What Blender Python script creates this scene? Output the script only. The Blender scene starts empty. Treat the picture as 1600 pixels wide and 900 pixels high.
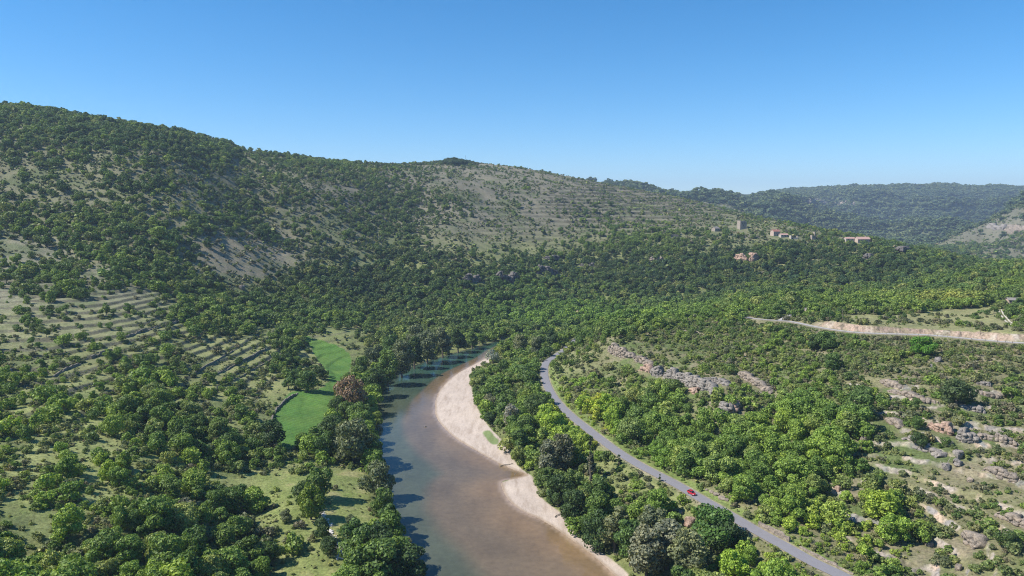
import bpy, math, random, re
import numpy as np
from mathutils import Vector, Matrix

rad = math.radians
scene = bpy.context.scene
COL = scene.collection

# ------------------------------------------------------------------ camera, sky, sun, exposure
CAMZ, PITCH, FPX = 120.0, rad(6.0), 1142.0
cam_d = bpy.data.cameras.new("camera")
cam_d.sensor_width = 36.0
cam_d.lens = FPX / 1600.0 * 36.0
cam_d.clip_start, cam_d.clip_end = 1.0, 40000.0
cam = bpy.data.objects.new("camera", cam_d)
cam.location = (0, 0, CAMZ)
cam.rotation_euler = (math.pi / 2 - PITCH, 0, 0)
COL.objects.link(cam)
scene.camera = cam

SUN_EL = rad(46.0)
TO_SUN = Vector((-math.cos(SUN_EL) * math.cos(rad(10)), -math.cos(SUN_EL) * math.sin(rad(10)), math.sin(SUN_EL)))
world = bpy.data.worlds.new("World")
scene.world = world
world.use_nodes = True
wn = world.node_tree
sky = wn.nodes.new("ShaderNodeTexSky")
sky.sky_type = 'NISHITA'
sky.sun_disc = False
sky.sun_elevation = SUN_EL
sky.sun_rotation = math.atan2(TO_SUN.x, TO_SUN.y)
sky.altitude = 1800
sky.air_density = 1.0
sky.dust_density = 0.0
sky.ozone_density = 5.0
wn.nodes["Background"].inputs["Strength"].default_value = 0.107
hsv = wn.nodes.new("ShaderNodeHueSaturation")
hsv.inputs["Saturation"].default_value = 1.3
hsv.inputs["Hue"].default_value = 0.495
wn.links.new(sky.outputs[0], hsv.inputs["Color"])
wn.links.new(hsv.outputs[0], wn.nodes["Background"].inputs["Color"])
sun_d = bpy.data.lights.new("sun", 'SUN')
sun_d.energy = 4.8
sun_d.angle = rad(0.53)
sun_d.color = (1.0, 0.95, 0.87)
sun = bpy.data.objects.new("sun", sun_d)
sun.rotation_euler = TO_SUN.to_track_quat('Z', 'Y').to_euler()
sun.location = (0, 0, 500)
COL.objects.link(sun)
scene.view_settings.view_transform = 'Standard'
scene.view_settings.look = 'None'
scene.view_settings.gamma = 1.0
scene.view_settings.use_curve_mapping = False
scene.view_settings.exposure = 0.66
cy = scene.cycles
cy.max_bounces = 5
cy.diffuse_bounces = 3
cy.glossy_bounces = 2
cy.transmission_bounces = 3
cy.volume_bounces = 0
cy.transparent_max_bounces = 4
cy.use_denoising = True
cy.denoising_input_passes = 'RGB_ALBEDO_NORMAL'
cy.denoising_prefilter = 'NONE'
cy.pixel_filter_type = 'BLACKMAN_HARRIS'
cy.filter_width = 1.1
cy.sample_clamp_indirect = 3.0
scene.render.use_persistent_data = False

rng = np.random.default_rng(7)
random.seed(7)

# ------------------------------------------------------------------ survey helpers (photo bearing <-> place in the valley)
cp, sp = math.cos(PITCH), math.sin(PITCH)
def bearing(px, py):
    a, b = (px - 800) / FPX, (450 - py) / FPX
    return np.array([a, cp + b * sp, -sp + b * cp])
def atY(px, py, Y):
    d = bearing(px, py); t = Y / d[1]
    return (d[0] * t, Y, CAMZ + d[2] * t)
def atZ(px, py, z):
    d = bearing(px, py); t = (z - CAMZ) / d[2]
    return (d[0] * t, d[1] * t, z)
def proj(x, y, z):
    dy, dz = y, z - CAMZ
    zc = np.maximum(dy * cp - dz * sp, 1e-3)
    return 800 + FPX * x / zc, 450 - FPX * (dy * sp + dz * cp) / zc
def sstep(a, b, x):
    t = np.clip((x - a) / (b - a), 0, 1)
    return t * t * (3 - 2 * t)

# ------------------------------------------------------------------ noise
def _hash(ix, iy, seed):
    h = (ix.astype(np.int64) * 374761393 + iy.astype(np.int64) * 668265263 + seed * 974711) & 0xFFFFFFFF
    h = ((h ^ (h >> 13)) * 1274126177) & 0xFFFFFFFF
    return ((h ^ (h >> 16)) & 0xFFFFFF) / float(0xFFFFFF)
def vnoise(x, y, seed=0):
    ix, iy = np.floor(x), np.floor(y)
    fx, fy = x - ix, y - iy
    fx = fx * fx * fx * (fx * (fx * 6 - 15) + 10); fy = fy * fy * fy * (fy * (fy * 6 - 15) + 10)
    a, b = _hash(ix, iy, seed), _hash(ix + 1, iy, seed)
    c, d = _hash(ix, iy + 1, seed), _hash(ix + 1, iy + 1, seed)
    return (a * (1 - fx) + b * fx) * (1 - fy) + (c * (1 - fx) + d * fx) * fy
def fbm(x, y, wl, octv=4, seed=0, gain=0.5):
    s, amp, tot, f = 0, 1.0, 0.0, 1.0 / wl
    for k in range(octv):
        s = s + amp * (vnoise(x * f + 17.3 * k, y * f - 9.1 * k, seed + k * 31) * 2 - 1)
        tot += amp; amp *= gain; f *= 2.03
    return s / tot

# ------------------------------------------------------------------ outlines
def seg_dist(x, y, pts, closed=False):
    """distance to polyline, param index of nearest, signed side"""
    P = np.array(pts, float)
    if closed: P = np.vstack([P, P[:1]])
    best = np.full(x.shape, 1e9); par = np.zeros(x.shape); side = np.zeros(x.shape)
    for i in range(len(P) - 1):
        ax, ay = P[i]; dx, dy = P[i + 1] - P[i]
        L = dx * dx + dy * dy + 1e-9
        t = np.clip(((x - ax) * dx + (y - ay) * dy) / L, 0, 1)
        d = np.hypot(x - ax - t * dx, y - ay - t * dy)
        m = d < best
        best = np.where(m, d, best); par = np.where(m, i + t, par)
        side = np.where(m, np.sign(dx * (y - ay) - dy * (x - ax)), side)
    return best, par, side
def inside(x, y, poly):
    P = np.array(poly, float); c = np.zeros(x.shape, bool); j = len(P) - 1
    for i in range(len(P)):
        xi, yi = P[i]; xj, yj = P[j]
        c ^= ((yi > y) != (yj > y)) & (x < (xj - xi) * (y - yi) / (yj - yi + 1e-12) + xi)
        j = i
    return c
def smooth_line(P, n=6, closed=False):
    P = np.array(P, float); out = []; N = len(P)
    rngi = range(N) if closed else range(N - 1)
    for i in rngi:
        if closed: p0, p1, p2, p3 = P[i - 1], P[i], P[(i + 1) % N], P[(i + 2) % N]
        else: p0, p1, p2, p3 = P[max(i - 1, 0)], P[i], P[i + 1], P[min(i + 2, N - 1)]
        for k in range(n):
            t = k / n
            out.append(0.5 * ((2 * p1) + (-p0 + p2) * t + (2 * p0 - 5 * p1 + 4 * p2 - p3) * t * t + (-p0 + 3 * p1 - 3 * p2 + p3) * t ** 3))
    if not closed: out.append(P[-1])
    return np.array(out)

left_bank_px = [(690,1300),(670,1080),(655,950),(645,900),(630,850),(612,800),(600,750),(590,705),(583,665),(585,632),(602,602),(640,574),(690,557),(735,545),(765,536),(800,526),(860,516),(930,509),(1000,506)]
right_bank_px = [(1000,513),(900,518),(840,525),(800,535),(775,547),(757,560),(735,572),(712,585),(692,603),(681,622),(680,645),(688,662),(712,685),(745,705),(775,722),(802,734),(822,742),(800,748),(783,754),(790,775),(810,795),(850,815),(885,838),(915,860),(945,885),(975,915),(1010,960),(1080,1080),(1250,1300)]
LB = smooth_line([atZ(a, b, 0)[:2] for a, b in left_bank_px], 4)
RB = smooth_line([atZ(a, b, 0)[:2] for a, b in right_bank_px], 4)
RIVER = np.vstack([LB, RB])

road_px = [(905,527,9.2),(893,537,9.2),(882,547,9.3),(866,557,9.5),(854,566,9.7),(850,580,9.9),(854,600,10.1),(866,622,10.4),(885,643,10.6),(915,668,10.9),(960,702,11.2),(1000,727,11.4),(1050,753,11.6),(1090,776,11.8),(1130,799,12),(1180,828,12),(1220,850,12),(1270,878,12),(1320,902,12),(1400,945,12),(1520,1010,12),(1750,1150,12)]
ROAD3 = smooth_line([atZ(*p) for p in road_px], 6)
ROAD = ROAD3[:, :2]

# ------------------------------------------------------------------ terrain survey points
ctl = []
def C(px, *prs):
    for py, Y in prs: ctl.append(atY(px, py, Y))
C(-320,(900,170),(600,350),(400,560),(300,680),(200,820),(140,950))
C(0,(900,190),(800,222),(700,275),(600,370),(500,480),(420,600),(350,690),(300,760),(250,830),(210,900),(180,970))
C(100,(900,193),(800,228),(700,285),(600,375),(500,490),(420,620),(350,720),(300,780),(250,845),(185,960))
C(200,(900,197),(800,238),(700,296),(600,395),(500,510),(400,665),(300,790),(250,860),(192,965))
C(300,(900,207),(800,255),(700,320),(600,420),(540,490),(500,560),(400,730),(300,860),(250,960),(208,1060))
C(400,(900,228),(800,275),(700,335),(600,455),(550,520),(520,575),(490,660),(450,730),(400,800),(350,890),(300,995),(238,1180))
C(460,(580,500),(548,560),(500,660),(450,770),(400,850),(350,940),(300,1050),(249,1230))
C(530,(520,620),(490,720),(450,800),(400,890),(350,990),(300,1100),(258,1260))
C(600,(500,740),(480,790),(440,870),(400,950),(350,1080),(300,1230),(256,1500))
C(650,(500,745),(450,850),(400,955),(330,1180),(257,1600))
C(700,(500,745),(450,855),(410,935),(370,1050),(330,1180),(290,1350),(256,1650))
C(750,(500,760),(450,870),(400,990),(350,1150),(300,1350),(257,1700))
C(800,(500,790),(480,830),(450,900),(420,965),(380,1090),(340,1230),(300,1400),(262,1720))
C(900,(480,860),(440,960),(410,1040),(380,1130),(340,1280),(300,1480),(280,1730))
C(1000,(470,880),(430,980),(400,1060),(370,1150),(340,1330),(315,1560),(299,1750))
C(1100,(460,885),(430,960),(400,1040),(365,1150),(342,1350),(320,1620))
C(1200,(450,900),(420,980),(390,1060),(366,1130),(350,1370),(341,1560))
C(1300,(440,900),(410,980),(385,1050),(372,1110),(363,1280))
C(1360,(430,900),(400,980),(382,1080),(378,1200))
C(1400,(430,900),(400,990),(387,1080))
C(1450,(450,800),(420,920),(398,1030))
C(1500,(470,600),(430,760),(414,930))
C(1600,(535,405),(510,450),(480,560),(455,620),(420,750),(413,800))
C(1900,(900,190),(600,330),(500,450),(420,700))
# right bank slope, bench and plateau
C(1450,(900,212),(800,245),(700,280),(600,340),(548,402),(515,470),(490,540))
C(1600,(900,197),(800,232),(700,275),(600,340))
C(1300,(800,253),(700,292),(600,365),(530,440),(506,480),(485,560),(455,700))
C(1200,(700,318),(640,350),(590,400),(530,470),(500,540),(462,720))
C(1130,(650,345),(612,366),(570,420),(520,520),(480,700))
C(1060,(700,335),(640,365),(580,425),(530,500),(500,600))
C(1000,(640,395),(590,432),(550,470),(510,560))
C(955,(600,440),(562,478),(532,492),(500,640))
C(900,(560,505),(530,590))
C(1400,(500,500),(462,680))
C(1500,(500,500),(480,570))
C(1060,(800,262)); C(1120,(860,235))
# behind the village ridge, the far valley and hills
C(1460,(388,1900),(400,1700)); C(1540,(380,1950),(352,2400)); C(1600,(412,1650),(380,1950),(350,2250),(322,2500)); C(1720,(280,2700))
C(1580,(332,3100))
C(1110,(299,3200)); C(1160,(309,3150)); C(1050,(303,3300)); C(1190,(328,3000)); C(1250,(352,2800)); C(1320,(372,2600))
C(1180,(308,4600)); C(1220,(299,4800)); C(1300,(293,5000)); C(1400,(291,5000)); C(1470,(290,5000)); C(1530,(294,5100)); C(1600,(293,5200)); C(1720,(292,5200))
C(1300,(330,4100)); C(1400,(350,3600)); C(1420,(378,2900)); C(1500,(352,3500),(328,4100)); C(1350,(352,3500)); C(1250,(322,4200)); C(1600,(318,4500)); C(1420,(315,4400))
ctl += [(800,1600,8),(1000,2000,5),(1150,1500,4),(1450,2300,5),(300,2600,190),(-500,2600,215),(-1500,3000,230),(-2500,5200,240),(0,6000,230),(900,7000,250),(3000,7500,300),(5500,8000,300),(-1100,1300,270),(-400,1700,238),(0,2300,232),(2600,1500,150),(1500,900,110),(4000,2800,220)]
ctl += [(-250,60,35),(-120,60,14),(0,60,1.2),(120,60,8),(250,60,30)]
for i in range(0, len(LB), 4): ctl.append((LB[i][0] - 3, LB[i][1], 1.2))
for i in range(0, len(RB), 4): ctl.append((RB[i][0] + 5, RB[i][1] , 1.0))
for i in range(0, len(ROAD3), 6): ctl.append(tuple(ROAD3[i]))
for p in [(500,550,8),(500,600,7),(450,640,8.5),(440,700,8),(520,740,5),(560,800,3.5),(500,860,4),(540,880,3),(430,800,7),(560,560,3),(900,700,6),(1000,800,6),(850,640,5)]: ctl.append(atZ(*p))
ctl = np.array(ctl)

def warp(x, y):
    return np.arctan2(x, y) * 1.7, np.log(np.hypot(x, y))
def tps_fit(pts, lam=0.002):
    a, b = warp(pts[:, 0], pts[:, 1]); n = len(a)
    w = 1.0 / np.hypot(pts[:, 0], pts[:, 1])
    v = (pts[:, 2] - CAMZ) * w                       # heights as elevation angles keep the far and the near in balance
    d2 = (a[:, None] - a[None]) ** 2 + (b[:, None] - b[None]) ** 2
    K = np.where(d2 > 1e-12, 0.5 * d2 * np.log(np.maximum(d2, 1e-12)), 0) + lam * np.eye(n)
    Pm = np.stack([np.ones(n), a, b], 1)
    A = np.zeros((n + 3, n + 3)); A[:n, :n] = K; A[:n, n:] = Pm; A[n:, :n] = Pm.T
    s = np.linalg.solve(A, np.concatenate([v, np.zeros(3)]))
    return a, b, s
TA, TB, TS = tps_fit(ctl)
def tps(x, y):
    a, b = warp(x, y); out = TS[-3] + TS[-2] * a + TS[-1] * b
    for i in range(len(TA)):
        d2 = (a - TA[i]) ** 2 + (b - TB[i]) ** 2
        out = out + TS[i] * 0.5 * d2 * np.log(np.maximum(d2, 1e-12))
    return out * np.hypot(x, y) + CAMZ

# ------------------------------------------------------------------ terrain grid (rings round the valley)
ang = np.concatenate([np.arange(-178, -70, 6), np.arange(-70, -37, 0.5), np.linspace(-37, 37, 1060), np.arange(37.5, 70, 0.5), np.arange(70.5, 182, 6)])
ang[-1] = 182
ang = np.radians(ang)
lr = np.concatenate([np.linspace(math.log(12), math.log(185), 30)[:-1], np.linspace(math.log(185), math.log(1900), 840)[:-1], np.linspace(math.log(1900), math.log(14000), 230)])
RR = np.exp(lr)
AG, RG = np.meshgrid(ang, RR)            # rows = radius
X, Y = np.sin(AG) * RG, np.cos(AG) * RG
def up(a0, a1, c0, c1, Zc):
    i = np.clip(np.searchsorted(c0, a0) - 1, 0, len(c0) - 2); f = ((a0 - c0[i]) / (c0[i + 1] - c0[i]))[:, None]
    Zr = Zc[i] * (1 - f) + Zc[i + 1] * f
    j = np.clip(np.searchsorted(c1, a1) - 1, 0, len(c1) - 2); g = ((a1 - c1[j]) / (c1[j + 1] - c1[j]))[None]
    return Zr[:, j] * (1 - g) + Zr[:, j + 1] * g
_li = np.unique(np.append(np.arange(0, len(lr), 3), len(lr) - 1)); _ai = np.unique(np.append(np.arange(0, len(ang), 3), len(ang) - 1))
Z = up(lr, ang, lr[_li], ang[_ai], tps(X[np.ix_(_li, _ai)], Y[np.ix_(_li, _ai)]))
Z = np.where(np.abs(AG) > rad(75), np.minimum(Z, 60), Z)
Z = np.where(Z > 330, 330 + (Z - 330) * 0.1, Z)
Rk = np.hypot(X, Y)
# broad relief: gullies running down the slopes, knolls
hill = sstep(35, 110, Z) * sstep(420, 800, Rk)
u_ = (X * 0.6 + Y * 0.8); v_ = (X * 0.8 - Y * 0.6)
gul = 1 - np.abs(fbm(u_, v_ * 0.28, 95, 4, 5)) * 2.2
Z += hill * (gul * 6.0 - 3.0) * (1 - sstep(1500, 3000, Rk))
farw = sstep(2700, 3600, Rk)
g2 = 1 - np.abs(fbm(X, Y, 900, 5, 15)) * 2.4
g3 = 1 - np.abs(fbm(X, Y, 420, 5, 17)) * 2.4
Z += farw * (g2 * 190 - 130 + g3 * 55 - 36) * (1 - 0.93 * sstep(190, 268, Z)) * (1 - 0.8 * sstep(40, 0, Z))
mid2 = sstep(1500, 1900, Rk) * (1 - farw) * sstep(0.35, 0.42, np.arctan2(X, Y))
Z += mid2 * (1 - np.abs(fbm(X, Y, 240, 5, 16)) * 2.4) * 16 - mid2 * 6
Z += fbm(X, Y, 60, 5, 22) * (0.5 + 1.6 * sstep(400, 900, Rk)) * sstep(3, 20, Z)
# settle the ridge lines to their surveyed bearings
SKY = np.array([(-400,118),(-200,140),(0,168),(60,172),(100,178),(150,188),(200,196),(250,203),(300,211),(350,221),(380,234),(420,241),(470,248),(520,254),(560,256),(640,257),(700,254),(760,256),(800,260),(850,268),(900,278),(960,290),(1000,297),(1040,304),(1060,308),(1100,318),(1150,331),(1200,343),(1250,352),(1300,362),(1350,374),(1400,384),(1450,392),(1500,404),(1560,412),(1600,414),(2000,414)], float)
FARSKY = np.array([(1040,312),(1065,305),(1085,302),(1110,302),(1140,305),(1160,310),(1175,309),(1195,304),(1225,299),(1260,297),(1300,295),(1340,293),(1380,294),(1400,291),(1440,293),(1470,290),(1510,294),(1560,293),(1600,295),(1900,296)], float)
RIDGE3 = np.array([(1440,392),(1470,380),(1500,366),(1540,350),(1570,336),(1600,324),(1660,300),(1800,270)], float)
def bearing_of(a):                       # photo column of a compass angle, at eye height far away
    return 800 + FPX * np.tan(a) / cp
def slope_at(colpx, py):
    d = bearing(colpx, py); return d[2] / np.hypot(d[0], d[1])
def settle(Z, line, r0, r1, a0, a1, amp=1.0):
    rows = np.nonzero((RR > r0) & (RR < r1))[0]; cols = np.nonzero((ang > a0) & (ang < a1))[0]
    cpx = bearing_of(ang[cols]); S = (Z - CAMZ) / RG
    T_ = np.array([slope_at(p_, q_) for p_, q_ in zip(cpx, np.interp(cpx, line[:, 0], line[:, 1]))])
    sub = S[np.ix_(rows, cols)]; pk = sub.max(0); k_ = sub.argmax(0)
    d_ = np.clip(T_ - pk, -0.06, 0.06)
    kk = np.convolve(np.pad(RR[rows][k_], 20, mode='edge'), np.ones(41) / 41, 'valid')
    l = np.log(RR)[:, None]; lk = np.log(kk)[None]
    w = np.exp(-np.maximum(lk - l, 0) ** 2 / (2 * 0.22 ** 2)) * np.exp(-np.maximum(l - lk, 0) ** 2 / (2 * 0.30 ** 2))
    w = w * sstep(math.log(r0 * 0.8), math.log(r0 * 1.25), l) * (1 - sstep(math.log(r1), math.log(r1 * 1.2), l))
    fade = sstep(a0, a0 + 0.03, ang[cols]) * (1 - sstep(a1 - 0.03, a1, ang[cols]))
    Z = Z.copy(); Z[:, cols] += w * (d_ * fade * amp)[None] * RG[:, cols]
    return Z
A_ = lambda p_: math.atan((p_ - 800) * cp / FPX)
for _ in range(4):
    Z = settle(Z, SKY, 640, 2150, A_(-350), A_(1650))
    Z = settle(Z, FARSKY, 2700, 6500, A_(1030), A_(1900))
    Z = settle(Z, RIDGE3, 2200, 2900, A_(1440), A_(1900))
PX0, PY0 = proj(X, Y, Z)
infr = (np.abs(AG) < rad(45)) & (Y > 10)

def region(cx, cy, rx, ry, soft=0.35):
    d = np.sqrt(((PX0 - cx) / rx) ** 2 + ((PY0 - cy) / ry) ** 2)
    return (1 - sstep(1 - soft, 1 + soft, d)) * infr
# terraces: risers that follow the contours
def terrace(Z, w, h, seed, riser=0.72, jit=0.35, wl=25):
    t = Z / h + fbm(X, Y, wl, 3, seed) * jit
    f = t - np.floor(t)
    zz = h * (np.floor(t) + f * 0.35 + 0.65 * sstep(riser, 1.0, f)) - h * fbm(X, Y, wl, 3, seed) * jit
    return Z + w * (zz - Z), f
tw_left = np.clip(region(110, 540, 420, 120) , 0, 1) * (Rk > 300) * (Rk < 720)
Z, f_left = terrace(Z, tw_left * sstep(-0.6, -0.2, fbm(X, Y, 50, 3, 64)), 2.6, 61, 0.78, 0.45, 40)
tw_mid = np.clip(region(1010, 315, 140, 45) + region(900, 345, 160, 40) * 0.5, 0, 1) * (Rk > 1000) * (Rk < 1900)
Z, f_mid = terrace(Z, tw_mid, 7.0, 62, 0.72, 0.5, 120)
brk = sstep(-0.5, -0.1, fbm(X, Y, 34, 3, 77))
tw_right = np.clip(region(1530, 700, 260, 260, 0.2) + region(1300, 590, 200, 60) * 0.7, 0, 1) * (Rk < 400)
Z, f_right = terrace(Z, tw_right * (0.35 + 0.65 * brk), 2.7, 63, 0.74, 0.42, 18)
rocky = tw_right * brk * sstep(0.76, 0.83, f_right) * (1 - sstep(0.95, 0.99, f_right))
Z += rocky * fbm(X, Y, 2.4, 3, 88) * 0.9
Z += fbm(X, Y, 6, 3, 33) * 0.35 * (Rk < 900)

# upper road on the plateau with its rock cutting
pl = (Rk < 1400)
def grid_sampler(Zg):
    def H(x, y):
        x = np.asarray(x, float); y = np.asarray(y, float)
        a = np.arctan2(x, y); l = np.log(np.maximum(np.hypot(x, y), 12.1))
        ia = np.clip(np.searchsorted(ang, a) - 1, 0, len(ang) - 2); il = np.clip(np.searchsorted(lr, l) - 1, 0, len(lr) - 2)
        fa = np.clip((a - ang[ia]) / (ang[ia + 1] - ang[ia]), 0, 1); fl = np.clip((l - lr[il]) / (lr[il + 1] - lr[il]), 0, 1)
        return (Zg[il, ia] * (1 - fa) + Zg[il, ia + 1] * fa) * (1 - fl) + (Zg[il + 1, ia] * (1 - fa) + Zg[il + 1, ia + 1] * fa) * fl
    return H
def raycast(H, px, py, r0=150, r1=6000):
    d = bearing(px, py); t = np.exp(np.linspace(math.log(r0), math.log(r1), 9000))
    x, y, z = d[0] * t, d[1] * t, CAMZ + d[2] * t
    hit = np.nonzero(H(x, y) > z)[0]
    if not len(hit): return None
    k = hit[0]
    return np.array([x[k], y[k], float(H(x[k:k+1], y[k:k+1])[0])])
H0 = grid_sampler(Z)
UR = [raycast(H0, a, b) for a, b in [(1166,497),(1180,500),(1205,501),(1235,502),(1270,507),(1310,514),(1350,519),(1400,523),(1450,526),(1500,529),(1560,532),(1599,534),(1700,541),(1850,552)]]
UR = np.array([p for p in UR if p is not None])
zs = np.convolve(np.pad(UR[:, 2], 2, mode='edge'), np.ones(5) / 5, 'valid'); UR[:, 2] = zs
UR3 = smooth_line(UR, 6)
SR = [raycast(H0, a, b) for a, b in [(1218,501),(1228,496),(1240,491),(1250,487),(1268,487)]]
SR = np.array([p for p in SR if p is not None]); SR3 = smooth_line(SR, 6)
TRK = [raycast(H0, a, b) for a, b in [(1562,484),(1566,492),(1576,503),(1590,511),(1610,518),(1650,527)]]
TRK = np.array([p for p in TRK if p is not None]); TRK3 = smooth_line(TRK, 6)

near = pl & infr
xi, yi = X[near], Y[near]; zi = Z[near]
du, pu, su = seg_dist(xi, yi, UR3[:, :2])
zu = np.interp(pu, np.arange(len(UR3)), UR3[:, 2])
pfr = pu / (len(UR3) - 1)
cutw = sstep(0.26, 0.36, pfr) * (1 - sstep(0.86, 1.0, pfr) * 0.5)
far_side = su > 0
rise = np.where(far_side, sstep(3.4, 7.5, du + fbm(xi, yi, 3.0, 3, 91) * 1.0) * 3.1 * cutw * (1 - sstep(12, 60, du)), 0)
zi = zi + (zu - zi) * (1 - sstep(3.0, 11.0, du)) + rise
cut_rock = np.where(far_side, sstep(3.2, 3.9, du) * (1 - sstep(7.2, 8.6, du)), 0) * cutw
zi += cut_rock * fbm(xi, yi, 1.6, 3, 92) * 0.7
dsr, psr, _ = seg_dist(xi, yi, SR3[:, :2])
dtr, ptr, _ = seg_dist(xi, yi, TRK3[:, :2])
# lower road bench
dr, pr, sr = seg_dist(xi, yi, ROAD)
zr = np.interp(pr, np.arange(len(ROAD3)), ROAD3[:, 2])
zi = zr - 0.08 + (zi - zr + 0.08) * sstep(3.6, 10.0, dr)
# river bed and banks
ins = inside(xi, yi, RIVER)
dl, _, _ = seg_dist(xi, yi, LB); drb, _, _ = seg_dist(xi, yi, RB)
dbank = np.minimum(dl, drb)
sand_px = [(757,556),(770,552),(768,566),(742,575),(736,590),(737,604),(748,640),(765,668),(787,690),(800,708),(812,728),(832,742),(838,757),(850,780),(880,803),(900,832),(930,853),(962,876),(992,905),(1050,990),(1130,1130),(1000,1130),(930,960),(905,880),(850,850),(775,790),(770,755),(790,742),(700,690),(660,650),(660,600),(700,575)]
SAND = smooth_line([atZ(a, b, 0.6)[:2] for a, b in sand_px], 4, True)
insand = inside(xi, yi, SAND); dsand, _, _ = seg_dist(xi, yi, SAND, True)
sandf = np.where(insand, sstep(-0.1, 1.0, dsand), 0)
zland = np.maximum(zi, 0.5 + 0.12 * np.minimum(dbank, 10))
zland = 0.35 + (zland - 0.35) * sstep(0, 9, dbank)
zsand = 0.02 + 0.055 * np.minimum(drb, 22) + fbm(xi, yi, 7, 3, 41) * 0.06
zl = np.where(insand, zsand, zland)
zl = np.where(~insand & (dsand < 9), zsand + (zland - zsand) * sstep(0, 9, dsand), zl)
zi = np.where(ins, -0.05 - 0.12 * np.minimum(dbank, 12), zl)
Z[near] = zi
H = grid_sampler(Z)
PX, PY = proj(X, Y, Z)

full = lambda v, fill=0.0: (lambda a: (a.__setitem__(near, v), a)[1])(np.full(X.shape, fill, float))
D_ROAD, D_UR, D_SR, D_TR = full(dr, 1e3), full(du, 1e3), full(dsr, 1e3), full(dtr, 1e3)
SIDE_R = full(sr); SANDF = full(sandf); INS = full(ins.astype(float)); CUT = full(cut_rock); D_BANK = full(dbank, 1e3)

# ------------------------------------------------------------------ zones
def ipoly(px_pts, z=None, r0=150):
    out = []
    for a, b in px_pts:
        p = raycast(H, a, b, r0) if z is None else atZ(a, b, z)
        if p is not None: out.append(p[:2])
    return smooth_line(np.array(out), 4, True)
FIELD = ipoly([(470,543),(500,545),(545,552),(548,570),(535,590),(528,605),(520,640),(505,665),(478,695),(455,706),(430,708),(423,684),(432,650),(447,626),(470,614),(497,611),(510,600),(512,583),(498,566),(484,552)], 5.5)
MEAD = ipoly([(400,745),(430,742),(520,735),(575,733),(588,770),(590,800),(575,850),(540,885),(530,920),(400,920),(436,870),(420,820),(400,790)], 4.5)
GRASS_A = ipoly([(736,590),(742,580),(760,580),(775,600),(768,625),(752,632),(740,610)], 1.2)
GRASS_B = ipoly([(757,676),(765,674),(775,685),(776,692),(768,692),(758,684)], 1.0)
PLATF = ipoly([(1250,503),(1290,500),(1330,503),(1400,514),(1500,519),(1560,523),(1590,520),(1560,497),(1552,480),(1500,483),(1430,487),(1400,492),(1330,492),(1270,496)])
def zone(poly, soft=1.5):
    m = infr & (Rk < 900)
    x, y = X[m], Y[m]
    bb = np.array(poly); lo, hi = bb.min(0) - 6, bb.max(0) + 6
    s = np.zeros(x.shape); k = (x > lo[0]) & (x < hi[0]) & (y > lo[1]) & (y < hi[1])
    d, _, _ = seg_dist(x[k], y[k], poly, True)
    s[k] = sstep(-soft, soft, np.where(inside(x[k], y[k], poly), d, -d) + fbm(x[k], y[k], 7, 3, 109) * 1.6)
    out = np.zeros(X.shape); out[m] = s
    return out
W_FIELD, W_MEAD, W_GA, W_GB, W_PL = zone(FIELD, 0.4), zone(MEAD, 4), zone(GRASS_A, 1), zone(GRASS_B, 0.8), zone(PLATF, 3)

# ------------------------------------------------------------------ ground colour (real surface colours, one value per survey vertex)
def mixc(a, b, w): return a + (np.array(b) - a) * np.clip(w, 0, 1)[..., None]
n1 = fbm(X, Y, 40, 4, 101); n2 = fbm(X, Y, 9, 4, 102); n3 = fbm(X, Y, 160, 4, 103)
CC = np.zeros(X.shape + (3,)) + np.array((0.20, 0.215, 0.085))
CC = mixc(CC, (0.185, 0.178, 0.105), sstep(40, 95, Z) * (Rk > 450))                   # dry hill
CC = mixc(CC, (0.235, 0.225, 0.15), region(60, 470, 190, 75) + region(30, 385, 90, 40))         # pale scree on the left
CC = mixc(CC, (0.225, 0.23, 0.105), region(150, 540, 260, 70) * 0.7)
CC = mixc(CC, (0.26, 0.265, 0.11), region(360, 565, 140, 60))
CC = mixc(CC, (0.27, 0.29, 0.11), region(120, 720, 330, 110) * 0.9)
CC = mixc(CC, (0.19, 0.172, 0.125), region(800, 300, 320, 60))
CC = mixc(CC, (0.17, 0.20, 0.07), region(1000, 322, 25, 5) )
CC = mixc(CC, (0.235, 0.205, 0.14), region(385, 395, 90, 45))
CC = mixc(CC, (0.165, 0.155, 0.11), sstep(1700, 1900, Rk) * (1 - sstep(2800, 3200, Rk)) * (X > 600))
CC = mixc(CC, (0.085, 0.105, 0.05), sstep(2900, 3300, Rk))
CC = mixc(CC, (0.10, 0.13, 0.05), sstep(0.1, 0.5, n1) * 0.6 * (Rk < 1500))
rs = np.clip(region(1400, 660, 330, 270, 0.2) + region(1100, 560, 190, 60), 0, 1)
CC = mixc(CC, (0.20, 0.185, 0.10), rs)
CC = mixc(CC, (0.12, 0.15, 0.055), rs * sstep(-0.05, 0.35, n1 + n2 * 0.5))
CC = mixc(CC, (0.27, 0.225, 0.155), rs * sstep(0.15, 0.45, fbm(X, Y, 14, 4, 104)) * 0.6)
rockc = mixc(np.zeros(X.shape + (3,)) + np.array((0.36, 0.31, 0.26)), (0.44, 0.33, 0.25), sstep(0, 0.4, n2))
rockc = mixc(rockc, (0.24, 0.225, 0.21), sstep(0.15, 0.5, fbm(X, Y, 3.5, 3, 106)))
rw = np.clip(rocky * sstep(-0.2, 0.25, fbm(X, Y, 5, 3, 105)) * 1.3, 0, 1)
CC += (rockc - CC) * rw[..., None]
bench = np.clip(region(1012, 512, 24, 6) + region(1078, 520, 14, 5), 0, 1)
CC = mixc(CC, (0.38, 0.31, 0.27), bench)
CC = mixc(CC, (0.13, 0.12, 0.085), sstep(0.74, 0.82, f_left) * tw_left * 0.8)
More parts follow.
